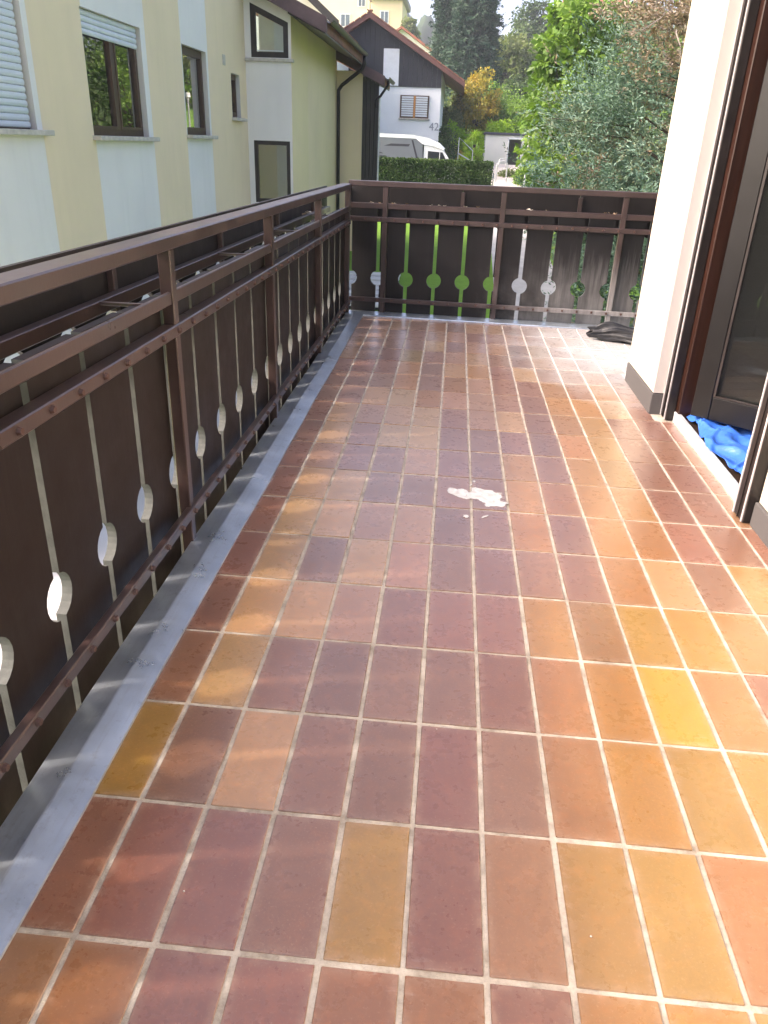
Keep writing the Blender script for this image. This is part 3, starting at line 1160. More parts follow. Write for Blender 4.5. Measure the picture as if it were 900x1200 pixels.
r2 = sub(slope_roof(-2.79, 3.26, -9, Y2 - .26, Y3 + .1, .22), 'roof', [ROOFT], row)
slope_roof(-2.76, 3.235, -4.45, Y2 - .32, Y2 - .262, .27).build('verge_board', VERGE, r2)
SOFF = m_wood('soffit_boards', (.06, .045, .04), (2, 20, 2))
slope_roof(-2.80, 3.225, -3.55, Y2 - .255, Y3 + .09, .03).build('soffit', SOFF, r2)
g = MB()
n = 8
prof = [(-2.70 + .075 * math.cos(math.pi + math.pi * k / n), 3.47 + .075 * math.sin(math.pi + math.pi * k / n)) for k in range(n + 1)]
prof2 = [(-2.70 + .068 * math.cos(math.pi + math.pi * k / n), 3.47 + .068 * math.sin(math.pi + math.pi * k / n)) for k in range(n + 1)]
g.prism(prof + prof2[::-1], 1, Y2 - .33, 23.95)
gut = g.build('gutter', GUTTER, r2)
dp = MB()
dp.tube([(-2.70, 23.7, 3.42), (-2.70, 23.7, 3.22), (-2.76, 23.75, 3.10), (-3.36, 24.1, 2.72), (-3.47, 24.2, 2.60), (-3.47, 24.2, 2.45), (-3.47, 24.2, -2.4)], .05, 10)
sub(dp, 'downpipe', GUTTER, row, smooth=True)
r1 = sub(slope_roof(-4.2, 4.72, -12, 6.0, Y2 - .34, .2), 'roof', [ROOFT], row)
sub(MB().prism([(NX, 4.74), (NX, 5.0), (-9.8, 7.2), (-9.8, 3.0), (-9.8, -3), (-9.7, -3)][::-1], 1, Y2 - .02, Y2 - .001), 'party_wall', YELLOW, row)

# last step of the row: yellow wall, dark timber screen, lower roof
mb = MB()
mb.box(-6, -2.81, Y3, 26.3, -3.2, 3.1)
sub(mb, 'end_wall', [YELLOW], row)
ts = MB()
k = 0
for k in range(4):
    xa = -2.808 + k * .1155
    ts.bbox(xa, xa + .112, Y3 - .02, Y3 + .03, -2.9, 2.92 - .45 * (k * .1155) + .05, .004)
sub(ts, 'timber_screen', DARKWOOD, row)
sub(MB().tube([(-2.325, Y3 + .02, -2.6), (-2.325, Y3 + .02, 2.5)], .028, 8), 'white_downpipe', simple('white_pipe', (.7, .7, .7), .5), row)
r3 = sub(slope_roof(-2.20, 2.76, -5.8, Y3 - .14, 26.2, .20), 'roof', [ROOFT], row)
slope_roof(-2.18, 2.735, -3.6, Y3 - .2, Y3 - .142, .25).build('verge_board', VERGE, r3)
slope_roof(-2.21, 2.725, -2.8, Y3 - .13, 26.19, .03).build('soffit', SOFF, r3)
g = MB()
prof = [(-2.11 + .07 * math.cos(math.pi + math.pi * k / n), 2.96 + .07 * math.sin(math.pi + math.pi * k / n)) for k in range(n + 1)]
prof2 = [(-2.11 + .063 * math.cos(math.pi + math.pi * k / n), 2.96 + .063 * math.sin(math.pi + math.pi * k / n)) for k in range(n + 1)]
g.prism(prof + prof2[::-1], 1, Y3 - .2, 26.2)
g.build('gutter', GUTTER, r3)
dp = MB().tube([(-2.11, Y3 + .1, 2.93), (-2.11, Y3 + .1, 2.78), (-2.3, Y3 - .02, 2.5), (-2.42, Y3 - .07, 2.4), (-2.42, Y3 - .07, 2.2)], .035, 8)
sub(dp, 'gutter_outlet', GUTTER, row)

# ------------------------------------------------------------------ paving and path on the lawn side
def drape(name, poly_fn, nu, nv, mat, dz=.02):
    u, v = np.meshgrid(np.linspace(0, 1, nu), np.linspace(0, 1, nv))
    x, y = poly_fn(u.ravel(), v.ravel())
    z = ground_z(x, y) + dz
    ii = (np.arange(nv - 1)[:, None] * nu + np.arange(nu - 1)[None]).ravel()
    return link(name, np_mesh(name, np.stack([x, y, z], -1), np.stack([ii, ii + 1, ii + nu + 1, ii + nu], 1), mat, smooth=True))


CONC = simple('concrete_path', (.46, .45, .43), .85, .15, 2.5, coord='Position', bump=.2)
tag(drape('path', lambda u, v: (1.02 + 1.75 * u + .012 * (v * 34), 12 + v * 26), 4, 60, CONC, .03), kind='structure')
tag(drape('paved_yard', lambda u, v: (-4.5 + 3.4 * u, -4 + v * 22.1), 8, 40, simple('pale_yard_paving', (.55, .54, .52), .85, .12, 2, coord='Position'), .012), kind='structure')
tag(drape('street', lambda u, v: (-60 + 120 * u, 37.2 + v * 7.5), 40, 4, simple('asphalt', (.09, .09, .09), .85, .2, 2, coord='Position'), .02), kind='structure')
ramp = MB()
ramp.add([(1.55, 36.5, -.72), (3.45, 36.5, -.72), (3.45, 47, .45), (1.55, 47, .45), (1.55, 36.5, -1.2), (3.45, 36.5, -1.2), (3.45, 47, -1), (1.55, 47, -1)],
         [(0, 1, 2, 3), (0, 4, 5, 1), (1, 5, 6, 2), (3, 7, 4, 0)])
tag(ramp.build('driveway', simple('pale_paving', (.55, .50, .45), .85, .12, 3, coord='Position')), kind='structure')
SLAB = simple('pale_terrace_slab', (.62, .63, .64), .8, .1, 4, coord='Position')
ter = tag(drape('terrace', lambda u, v: (-3.3 + 1.95 * u, 18.2 + v * 3.4), 3, 6, simple('terrace_bed', (.08, .08, .08), .9), .03), kind='structure')
for i in range(5):
    for j in range(7):
        x0, y0 = -3.28 + i * .39, 18.22 + j * .48
        zz = float(ground_z(0, y0 + .22)) + .05
        MB().bbox(x0, x0 + .375, y0, y0 + .455, zz, zz + .035 + .02, .006).build('slab', SLAB, ter)

# ------------------------------------------------------------------ far houses
def gable_house(name, label, xl, xr, yf, depth, base, eave_z, slope, wallmats, over=.6, roofm=ROOFT, upper=None, upper_z=None, cat='house'):
    xc = (xl + xr) / 2
    root = thing(name, label, cat, (xc, yf, base))
    zr = eave_z + (xr - xc) * slope

    def S(mb, nm, m, par=root):
        o = mb.build(nm, m, par)
        if par is root:
            o.location = (-xc, -yf, -base)
        return o
    body = MB().prism([(xl, base - 1), (xr, base - 1), (xr, eave_z), (xc, zr), (xl, eave_z)], 1, yf, yf + depth)
    S(body, 'wall', wallmats)
    t = .22
    hw = (xr - xl) / 2 + over
    ez = eave_z - over * slope
    m = MB().prism([(xc - hw, ez + .02), (xc, zr + .02), (xc + hw, ez + .02), (xc + hw, ez + .02 + t), (xc, zr + .02 + t), (xc - hw, ez + .02 + t)], 1, yf - .55, yf + depth + .5)
    rf = S(m, 'roof', roofm)
    return root, S, rf, zr


hs, S, rf, zr = gable_house('white_house', 'white house with black timber gable and number 42 behind the camper van', -8.95, -1.17, 47, 10, -.8, 4.86, .585, m_render('fresh_white_render', (.84, .85, .87)), 1.25)
# black timber boards of the gable, each its own board
xc = (-8.95 - 1.17) / 2
nb = 30
for k in range(nb):
    x0 = -8.95 + (7.78 / nb) * k
    x1 = x0 + 7.78 / nb - .004
    zt0 = zr - abs(x0 - xc) * .585 - .01
    zt1 = zr - abs(x1 - xc) * .585 - .01
    if x0 < xc < x1:
        pts = [(x0, 4.07), (x1, 4.07), (x1, zt1), (xc, zr - .01), (x0, zt0)]
    else:
        pts = [(x0, 4.07), (x1, 4.07), (x1, zt1), (x0, zt0)]
    S(MB().prism(pts, 1, 46.955 - .006 * (k % 2), 46.995), 'cladding_board', simple('black_cladding', (.022, .024, .032), .6, .3, 3))
S(MB().bbox(-4.32, -3.48, 46.90, 46.945, 4.1, 5.82, .01), 'white_panel', simple('white_panel_paint', (.72, .75, .8), .6, .05))
vb = MB()
hw = 3.89 + 1.25
ez = 4.86 - 1.25 * .585
vb.prism([(xc - hw, ez - .02), (xc, zr - .02), (xc + hw, ez - .02), (xc + hw, ez + .22), (xc, zr + .22), (xc - hw, ez + .22)], 1, 46.36, 46.44)
S(vb, 'verge_board', simple('red_brown_verge', (.13, .055, .045), .6, .3, 2))
# row of verge tiles along the right and left slope
for sgn in (-1, 1):
    for k in range(17):
        d = k * .31
        x = xc + sgn * d
        z = zr + .25 - d * .585
        q = MB().bbox(-.16, .16, 46.33, 46.75, -.02, .035, .008)
        o = q.build('verge_tile', ROOFT, hs)
        o.location = (x - xc, -47, z + .8)
        o.rotation_euler = (0, math.atan(.585) * sgn, 0)
S(MB().tube([(xc, 46.5, zr + .2), (xc, 46.5, zr + .75)], [.03, .012], 6), 'roof_finial', GUTTER)
wb = MB().box(-3.35, -1.78, 46.93, 46.99, 2.58, 3.68)
wf = S(wb, 'window', FRAMEB)
for k in range(9):
    z = 2.66 + k * .11
    MB().bbox(-3.27, -2.63, 46.90, 46.925, z, z + .085, .006).build('blind_slat', SHUT, wf)
    MB().bbox(-2.50, -1.86, 46.90, 46.925, z, z + .085, .006).build('blind_slat', SHUT, wf)
MB().box(-2.62, -2.51, 46.895, 46.93, 2.6, 3.66).build('centre_post', simple('orange_wood', (.45, .2, .05), .5), wf)
S(MB().bbox(-3.4, -1.73, 46.85, 46.99, 2.52, 2.578, .01), 'window_sill', SILL)
# house number
tc = bpy.data.curves.new('house_number', 'FONT')
tc.body = '42'
tc.size = .55
tc.extrude = .01
to = link('number_text', tc)
dg = bpy.context.evaluated_depsgraph_get()
tm = bpy.data.meshes.new_from_object(to.evaluated_get(dg))
bpy.data.objects.remove(to)
tm.materials.clear()
tm.materials.append(simple('grey_number', (.3, .32, .36), .5))
no = link('house_number', tm, hs)
no.rotation_euler = (math.pi / 2, 0, 0)
no.location = (-1.72 - xc, -.012, 2.02 + .8)

# chimney-and-dormer house peeking over the row house
h2, S2, rf2, zr2 = gable_house('gabled_house', 'white gabled house with brown roof and dark verge behind the row house', -13.2, -6.2, 40, 9, -.8, 6.2, .8, WHITE, .5)
S2(MB().prism([(-6.2 + .55, 5.72), (-6.2 + .55, 6.1), (-9.7, zr2 + .32), (-9.7, zr2 - .06)], 1, 39.3, 39.4), 'verge_board', DARKF)

PEACH = m_render('peach_render', (.80, .62, .40))
REDROOF = simple('red_tile_roof', (.36, .12, .07), .8, .25, 1.5, coord='Position', bump=.3, bd=.05)


def block(name, label, xl, xr, yf, depth, base, top, mat, wins, roof=None, cat='building'):
    xc = (xl + xr) / 2
    root = thing(name, label, cat, (xc, yf, base))

    def S(mb, nm, m, par=root):
        o = mb.build(nm, m, par)
        if par is root:
            o.location = (-xc, -yf, -base)
        return o
    S(MB().box(xl, xr, yf, yf + depth, base - 3, top), 'wall', mat)
    if roof:
        S(MB().bbox(xl - .5, xr + .5, yf - .5, yf + depth + .5, top, top + .7, .05), 'roof', roof)
    for (a, b, c, d) in wins:
        f = S(MB().box(a, b, yf - .06, yf + .02, c, d), 'window', simple('white_window_frame', (.75, .75, .75), .5))
        m = (a + b) / 2
        MB().box(a + .12, m - .06, yf - .08, yf - .06, c + .12, d - .12).build('pane', simple('far_pane', (.12, .15, .19), .08), f)
        MB().box(m + .06, b - .12, yf - .08, yf - .06, c + .12, d - .12).build('pane', MATS['far_pane'], f)
    return root, S


block('apartment_building', 'peach apartment building on the slope behind the black gable', -13.0, -8.9, 122, 10, 8, 18.6, PEACH,
      [(-11.9, -10.7, 15.9, 17.4), (-11.9, -10.7, 12.6, 14.1)], simple('grey_brown_roof', (.25, .2, .19), .8))
block('apartment_building', 'cream apartment wing with pale windows left of the peach building', -24, -13.2, 124, 10, 8, 21, m_render('pale_cream_render', (.80, .70, .52)),
      [(-17.6, -16.2, 15.6, 17.2), (-21, -19.6, 15.6, 17.2), (-15.2, -14.1, 18.0, 19.4)], simple('grey_brown_roof', (.25, .2, .19), .8))
h3, S3, rf3, zr3 = gable_house('white_gabled_house', 'distant white gabled house with red roof below the wooded hill', -9.6, -3.6, 91, 9, 4, 9.9, .62, m_render('bright_white_render', (.82, .82, .8)), .25, REDROOF)
S3(MB().bbox(-5.3, -4.5, 90.94, 90.99, 7.6, 8.9, .02), 'window', MATS['far_pane'])
h4, S4 = block('red_roofed_house', 'white house with red tiled roof and skylight glimpsed above the trees', 10.8, 18.6, 104, 9, 6, 14.0, m_render('bright_white_render2', (.8, .8, .78)),
                [(11.6, 12.8, 10.8, 12.5), (14.4, 15.6, 10.8, 12.5)], cat='house')
S4(MB().add([(10.3, 103.2, 13.8), (19.2, 103.2, 13.8), (18.4, 108, 17.6), (11.1, 108, 17.6), (10.3, 113.6, 13.8), (19.2, 113.6, 13.8)],
            [(0, 1, 2, 3), (3, 2, 5, 4), (0, 3, 4), (1, 5, 2), (0, 4, 5, 1)]), 'roof', REDROOF)
S4(MB().add([(14.0, 103.95, 14.6), (15.1, 103.95, 14.6), (15.1, 105.2, 15.6), (14.0, 105.2, 15.6)], [(0, 1, 2, 3)]), 'skylight', simple('skylight_glass', (.5, .58, .66), .2))

# ------------------------------------------------------------------ camper van
VAN = simple('silver_van_paint', (.17, .19, .215), .35, .06, 1.5, metal=.25)
VANW = simple('white_van_paint', (.78, .8, .82), .35, .05, 1.5)
van = thing('camper_van', 'silver camper van with white roof parked behind the clipped hedge', 'camper van', (-3.0, 41, -.82))
side = [(-3.4, .45), (1.35, .45), (1.35, 1.0), (1.28, 2.12), (.95, 2.36), (-3.4, 2.40)]
MB().prism(side, 1, -1.05, 1.05).build('body', VAN, van)
roofp = [(-3.42, 2.405), (.95, 2.365), (1.30, 2.13), (1.75, 2.08), (2.28, 1.92), (2.33, 1.98), (2.05, 2.22), (1.55, 2.40), (.8, 2.52), (-3.42, 2.56)]
MB().prism(roofp, 1, -1.06, 1.06).build('roof', VANW, van)
nose = [(1.355, .4), (3.15, .4), (3.2, .95), (2.95, 1.22), (2.75, 1.30), (2.30, 1.90), (1.75, 2.06), (1.355, 2.10)]
MB().prism(nose, 1, -1.0, 1.0).build('cab', VANW, van)
VGL = simple('van_glass', (.025, .03, .035), .06, .2, 2)
MB().prism([(1.55, 1.22), (2.58, 1.24), (2.24, 1.82), (1.55, 1.86)], 1, -1.012, -1.001).build('door_window', VGL, van)
MB().box(2.10, 2.13, -1.02, -1.0125, 1.2, 1.86).build('window_divider', VANW, van)
ws = MB()
ws.add([(2.77, -.9, 1.31), (2.77, .9, 1.31), (2.325, .85, 1.885), (2.325, -.85, 1.885)], [(0, 1, 2, 3)])
ws.build('windscreen', VGL, van)
DEC = simple('black_decal', (.03, .03, .04), .5)
for k in range(3):
    z = 1.55 + k * .14
    MB().prism([(-1.9, z), (-.35 - .22 * k, z), (-.45 - .22 * k, z + .05), (-1.9, z + .06)], 1, -1.055, -1.0505).build('stripe_decal', DEC, van)
MB().prism([(-.55, 2.02), (.62, 2.02), (.70, 2.12), (-.2, 2.12)], 1, -1.055, -1.0505).build('stripe_decal', DEC, van)
MB().prism([(.75, 2.3), (.83, 2.3), (1.3, .9), (1.2, .9)], 1, -1.055, -1.0505).build('stripe_decal', DEC, van)
MB().bbox(-.42 + .3, -.27 + .3, -1.06, -1.0505, 1.32, 1.45, .004).build('filler_flap', DEC, van)
for x in (-2.3, 2.25):
    for y in (-.86, .86):
        w = MB()
        w.tube([(x, y - .11, .33), (x, y + .11, .33)], .33, 20)
        wo = w.build('wheel', simple('tyre_rubber', (.02, .02, .02), .8), van)
        MB().tube([(x, y - .115, .33), (x, y + .115, .33)], .2, 16).build('rim', simple('wheel_rim', (.45, .45, .46), .35, metal=.7), wo)
for y in (-.75, .75):
    MB().bbox(3.14, 3.21, y - .16, y + .16, .78, .98, .02).build('headlight', simple('headlight_glass', (.7, .72, .74), .1), van)

# ------------------------------------------------------------------ white shed, hand rails, lamp post
shed = thing('garden_shed', 'small white flat-roofed shed with dark doorway beside the driveway', 'shed', (2.5, 48, -.2))
sm = MB()
wall_cells(sm, 1, 0, .25, -1.05, 1.12, -.3, 2.12, [(.28, .98, .5, 1.92)], ([], lambda p: 0), 0)
sm.add([(-1.05, 0, -.3), (-1.05, 2.6, -.3), (-1.05, 2.6, 2.12), (-1.05, 0, 2.12)], [(0, 1, 2, 3)])
sm.add([(1.12, 0, -.3), (1.12, 2.6, -.3), (1.12, 2.6, 2.12), (1.12, 0, 2.12)], [(3, 2, 1, 0)])
sm.box(-1.05, 1.12, 2.6, 2.7, -.3, 2.12)
sm.build('wall', WHITE, shed)
MB().bbox(-1.12, 1.2, -.1, 2.8, 2.125, 2.25, .02).build('roof', simple('dark_roof_felt', (.06, .06, .085), .8), shed)
MB().bbox(.2, .275, -.06, .04, .4, 1.98, .01).build('door_post', VANW, shed)
MB().bbox(.2, 1.05, -.06, .04, 1.925, 2.0, .01).build('door_head', VANW, shed)
GALV = simple('galvanised_tube', (.55, .56, .57), .45, .15, 20, metal=.78)


def rail_gate(name, label, pts_list, loc, cat):
    root = thing(name, label, cat, loc)
    for pts in pts_list:
        MB().tube(pts, .028, 8).build('tube', GALV, root)
    return root


rail_gate('stair_handrail', 'sloping galvanised handrail beside the round bright green bush', [[(0, 0, 0), (0, 0, 1.35), (.75, 0, .75), (.75, 0, -.1)], [(0, 0, .6), (.72, 0, .25)]], (-.02, 44.5, .35), 'handrail')
rail_gate('garden_gate', 'narrow galvanised tube gate at the end of the hedge', [[(0, 0, 0), (0, 0, 1.55)], [(.2, .05, 0), (.2, .05, 1.2)], [(0, 0, .3), (.2, .05, .35)], [(0, 0, 1.0), (.2, .05, 1.05)], [(.1, 0, .1), (.1, 0, 1.15)]], (1.32, 35.2, -.86), 'gate')
rail_gate('bicycle_stand', 'bent galvanised tube stand in front of the white shed', [[(0, 0, 0), (0, 0, .8), (.12, 0, 1.0), (.35, 0, 1.05), (.5, 0, .9), (.5, 0, 0)], [(0, .5, 0), (0, .5, .85), (.15, .5, 1.1), (.4, .5, 1.1), (.5, .5, .9), (.5, .5, 0)]], (1.9, 41.0, -.3), 'stand')
lp = thing('lamp_post', 'thin pale lamp post with small head at the driveway', 'lamp post', (3.05, 38, -.75))
MB().tube([(0, 0, 0), (0, 0, 3.5)], [.045, .035], 10).build('pole', GALV, lp)
MB().tube([(0, 0, 3.5), (0, 0, 3.56), (0, 0, 3.62), (0, 0, 3.78), (0, 0, 3.80)], [.04, .05, .12, .10, .02], 12).build('lamp_head', simple('lamp_head_white', (.7, .7, .68), .5), lp)
tag(MB().bbox(3.28, 3.36, 37.2, 37.28, -.9, .35, .01).build('fence_post', GALV), 'short pale post at the edge of the driveway', 'post')

# ------------------------------------------------------------------ vegetation
BARK = m_wood('bark', (.11, .085, .065), (12, 12, 2), .9, .1)
TWIG = simple('bare_twig', (.34, .29, .25), .9, .2, 8)


def noise3(P, f, seed):
    r = np.random.default_rng(seed)
    out = np.zeros(len(P))
    for k in range(5):
        w = r.normal(size=3) * f * (1 + .6 * k)
        out += np.sin(P @ w + r.uniform(0, 6.3)) / (1 + .5 * k)
    return out / 2.2


def sprays(O, D, L, n, ll, lw, r, flat=.9):
    """feathery sprays: n leaflets on each axis"""
    m = len(O)
    D = unit(D)
    side = unit(np.cross(D, unit(r.normal(size=(m, 3)) * .5 + np.array([0, 0, 1.0]))))
    P, DD, sc, idx = [], [], [], []
    for k in range(n):
        t = (k + .5) / n
        s = 1 if k % 2 else -1
        pos = O + D * (L * t)[:, None] + r.normal(size=(m, 3)) * (L * .03)[:, None]
        dr = unit(D * .75 + side * s * flat * (1 - .45 * t) + r.normal(size=(m, 3)) * .28)
        P.append(pos)
        DD.append(dr)
        sc.append(np.full(m, 1.1 - .55 * t))
        idx.append(np.arange(m))
    P, DD, sc, idx = np.concatenate(P), np.concatenate(DD), np.concatenate(sc), np.concatenate(idx)
    return P, DD, ll * sc * r.uniform(.7, 1.3, len(P)), lw * r.uniform(.7, 1.3, len(P)), idx


def needle_tree(name, label, base, prof, nb, per, spL, nleaf, ll, lw, mat, seed, rise=.25, droop=0.0, tint=None, group=None, twigs=0, cat='tree', start=.35, spread=.16):
    r = np.random.default_rng(seed)
    base = np.array(base, float)
    root = thing(name, label, cat, tuple(base), group=group)
    zs = np.array([p[0] for p in prof])
    rs = np.array([p[1] for p in prof])
    H = zs[-1]
    tr = MB()
    tr.tube([(0, 0, -.3), (.05, 0, H * .3), (-.04, .05, H * .65), (0, 0, H * .97)], [.035 * H * .55, .025 * H * .55, .014 * H * .55, .01], 8)
    tr.build('trunk', BARK, root)
    # boughs, more of them where the crown is wide
    zc = np.linspace(zs[0], H, 400)
    w = np.interp(zc, zs, rs) + .15
    zb = r.choice(zc, size=nb, p=w / w.sum())
    th = r.uniform(0, 2 * np.pi, nb)
    rad = np.interp(zb, zs, rs) * r.uniform(.72, 1.16, nb) * (1 + .12 * np.sin(3 * th + zb))
    bm = MB()
    O, D, L = [], [], []
    for i in range(nb):
        d = np.array([math.cos(th[i]), math.sin(th[i]), 0])
        p0 = np.array([0, 0, max(.1, zb[i] - rise * rad[i])])
        p2 = d * rad[i] + np.array([0, 0, zb[i] - droop * rad[i]])
        p1 = (p0 + p2) / 2 + np.array([0, 0, .12 * rad[i]])
        if i % 3 == 0:
            bm.tube([p0, p1, p2 * .97 + p1 * .03], [.028 + .006 * rad[i], .016, .004], 5, cap=False)
        k = max(3, int(per * (.4 + rad[i] / rs.max())))
        t = r.uniform(start, 1, k) ** .8
        q = (1 - t)[:, None] ** 2 * p0 + (2 * t * (1 - t))[:, None] * p1 + (t ** 2)[:, None] * p2
        q = q + r.normal(size=(k, 3)) * (spread * (.5 + rad[i] * .5))
        dd = d * .8 + np.array([0, 0, rise - droop * 1.2]) + r.normal(size=(k, 3)) * .45
        O.append(q)
        D.append(dd)
        L.append(spL * r.uniform(.6, 1.25, k))
    O, D, L = np.concatenate(O), np.concatenate(D), np.concatenate(L)
    P, DD, l_, w_, idx = sprays(O, D, L, nleaf, ll, lw, r)
    tn = .5 + .28 * noise3(O, 1.3, seed + 1) + r.normal(size=len(O)) * .1
    if tint is not None:
        tn = tint(O + base, tn, r)
    tl = tn[idx] + r.normal(size=len(P)) * .05
    V, F, _ = leaf_quads(P, DD, l_, w_, None, .08, seed + 2)
    bm.build('limb', BARK, root)
    link('crown', np_mesh('crown', V, F, mat, np.clip(tl, 0, 1)), root)
    if twigs:
        tw = MB()
        for i in range(twigs):
            th_, z_ = r.uniform(-2.8, -.9), r.uniform(.62, .92) * H
            rr = np.interp(z_, zs, rs)
            d = np.array([math.cos(th_), math.sin(th_), r.uniform(-.15, .45)])
            p = d * rr * r.uniform(.75, 1.0) + np.array([0, 0, z_])
            pts = [p]
            for k in range(4):
                d = d + r.normal(size=3) * .28
                d /= np.linalg.norm(d)
                pts.append(pts[-1] + d * r.uniform(.1, .24))
            tw.tube(pts, [.014, .012, .009, .007, .004], 4, cap=False)
        tw.build('bare_twig', TWIG, root)
    return root


def leafy_tree(name, label, base, trunk_h, crown_c, crown_r, nclump, per, L, W, mat, seed, group=None, clump_r=.35, cat='tree', trunk_r=.1, shell=.55, tint=None):
    """crown_c relative to base; clumps of leaves on the ends of limbs"""
    r = np.random.default_rng(seed)
    base = np.array(base, float)
    root = thing(name, label, cat, tuple(base), group=group)
    cc, cr = np.array(crown_c, float), np.array(crown_r, float)
    d = unit(r.normal(size=(nclump, 3)))
    rad = r.uniform(shell ** 2, 1, nclump) ** .5 * (1 + .18 * noise3(d, 2.5, seed))
    C = cc + d * rad[:, None] * cr
    tb = MB()
    top = np.array([cc[0] * .6, cc[1] * .6, max(trunk_h, .2)])
    tb.tube([(0, 0, -.25), tuple(top * .5 + np.array([.04, 0, 0])), tuple(top), tuple(cc)], [trunk_r, trunk_r * .8, trunk_r * .6, trunk_r * .25], 7)
    tb.build('trunk', BARK, root)
    lb = MB()
    for i in range(0, nclump, 2):
        mid = (top + C[i]) / 2 + np.array([0, 0, .15 * cr[2]]) * r.uniform(-.3, .6)
        lb.tube([top + (cc - top) * r.uniform(0, .8), mid, C[i]], [trunk_r * .35, trunk_r * .2, trunk_r * .06], 4, cap=False)
    lb.build('limb', BARK, root)
    n = nclump * per
    ci = np.repeat(np.arange(nclump), per)
    cs = r.uniform(.6, 1.35, nclump) * clump_r
    off = unit(r.normal(size=(n, 3))) * (r.uniform(0, 1, n) ** .45)[:, None] * cs[ci][:, None] * np.array([1, 1, .8])
    P = C[ci] + off
    D = unit(off * 1.2 / clump_r + r.normal(size=(n, 3)) * .6 + np.array([0, 0, -.35]))
    tn = .5 + .18 * noise3(C, 1.5 / max(.5, cr.max() * .5), seed + 3)[ci] + r.normal(size=nclump)[ci] * .10 + r.normal(size=n) * .10
    if tint is not None:
        tn = tint(P + base, tn, r)
    V, F, _ = leaf_quads(P, D, L * r.uniform(.65, 1.3, n), W * r.uniform(.7, 1.25, n), None, .12, seed + 4)
    link('crown', np_mesh('crown', V, F, mat, np.clip(tn, 0, 1)), root)
    return root


JUN = leaf_mat('juniper_foliage', [(0, (.05, .095, .055)), (.35, (.135, .235, .155)), (.62, (.235, .36, .27)), (.72, (.23, .25, .13)), (.80, (.27, .19, .11)), (1, (.40, .34, .28))], .6, .12)


def jun_tint(P, t, r):
    t = np.clip(t, .05, .66)
    m = noise3(P, 1.6, 55)
    dead = (P[:, 0] - 2.8) * .9 + (P[:, 2] - 2.75) * 1.0 + m * 1.0
    t = np.where(dead > .35, r.uniform(.74, 1.0, len(t)), t)
    bits = noise3(P, 3.2, 91)
    t = np.where((bits > .68), r.uniform(.68, .88, len(t)), t)
    return t


needle_tree('juniper_tree', 'big blue-green juniper with dead brown branches behind the far railing', (4.3, 15.4, -2.75),
            [(.15, 1.75), (1.2, 2.15), (3.4, 2.4), (4.6, 2.25), (5.6, 1.85), (6.6, 1.5), (8.0, 1.0), (9.5, .3)], 320, 36, .42, 16, .10, .023, JUN, 21,
            rise=.30, tint=jun_tint, twigs=170, spread=.12, start=.45)
GRN = leaf_mat('bright_leaf', [(0, (.06, .125, .022)), (.4, (.155, .29, .05)), (.7, (.25, .40, .08)), (1, (.36, .47, .12))], .45, .4)
leafy_tree('walnut_tree', 'bright green broadleaf tree beside the blue-green juniper', (2.95, 22.0, -1.85), 1.6, (.0, 0, 4.35), (1.25, 1.5, 2.45), 135, 120, .19, .12, GRN, 31, clump_r=.38)
leafy_tree('leafy_shrub', 'loose green shrub reaching over the driveway below the lamp post', (3.75, 30.5, -1.15), .4, (.1, 0, 1.2), (.75, .8, 1.05), 45, 90, .13, .075, GRN, 32, clump_r=.28, cat='shrub', trunk_r=.04)
DRK = leaf_mat('dark_leaf', [(0, (.02, .045, .015)), (.4, (.05, .10, .032)), (.7, (.095, .16, .05)), (1, (.16, .22, .075))], .5, .2)
OLV = leaf_mat('olive_leaf', [(0, (.07, .10, .035)), (.4, (.16, .215, .075)), (.7, (.25, .30, .12)), (1, (.33, .36, .17))], .55, .35)
YEL = leaf_mat('autumn_leaf', [(0, (.14, .17, .03)), (.4, (.30, .29, .05)), (.65, (.55, .40, .06)), (1, (.68, .48, .09))], .5, .4)
LIM = leaf_mat('lime_leaf', [(0, (.10, .20, .015)), (.4, (.26, .45, .03)), (.8, (.40, .60, .045)), (1, (.5, .66, .07))], .5, .4)
SPR = leaf_mat('spruce_needles', [(0, (.014, .035, .025)), (.4, (.035, .08, .052)), (.7, (.065, .12, .075)), (1, (.11, .17, .10))], .6, .1)

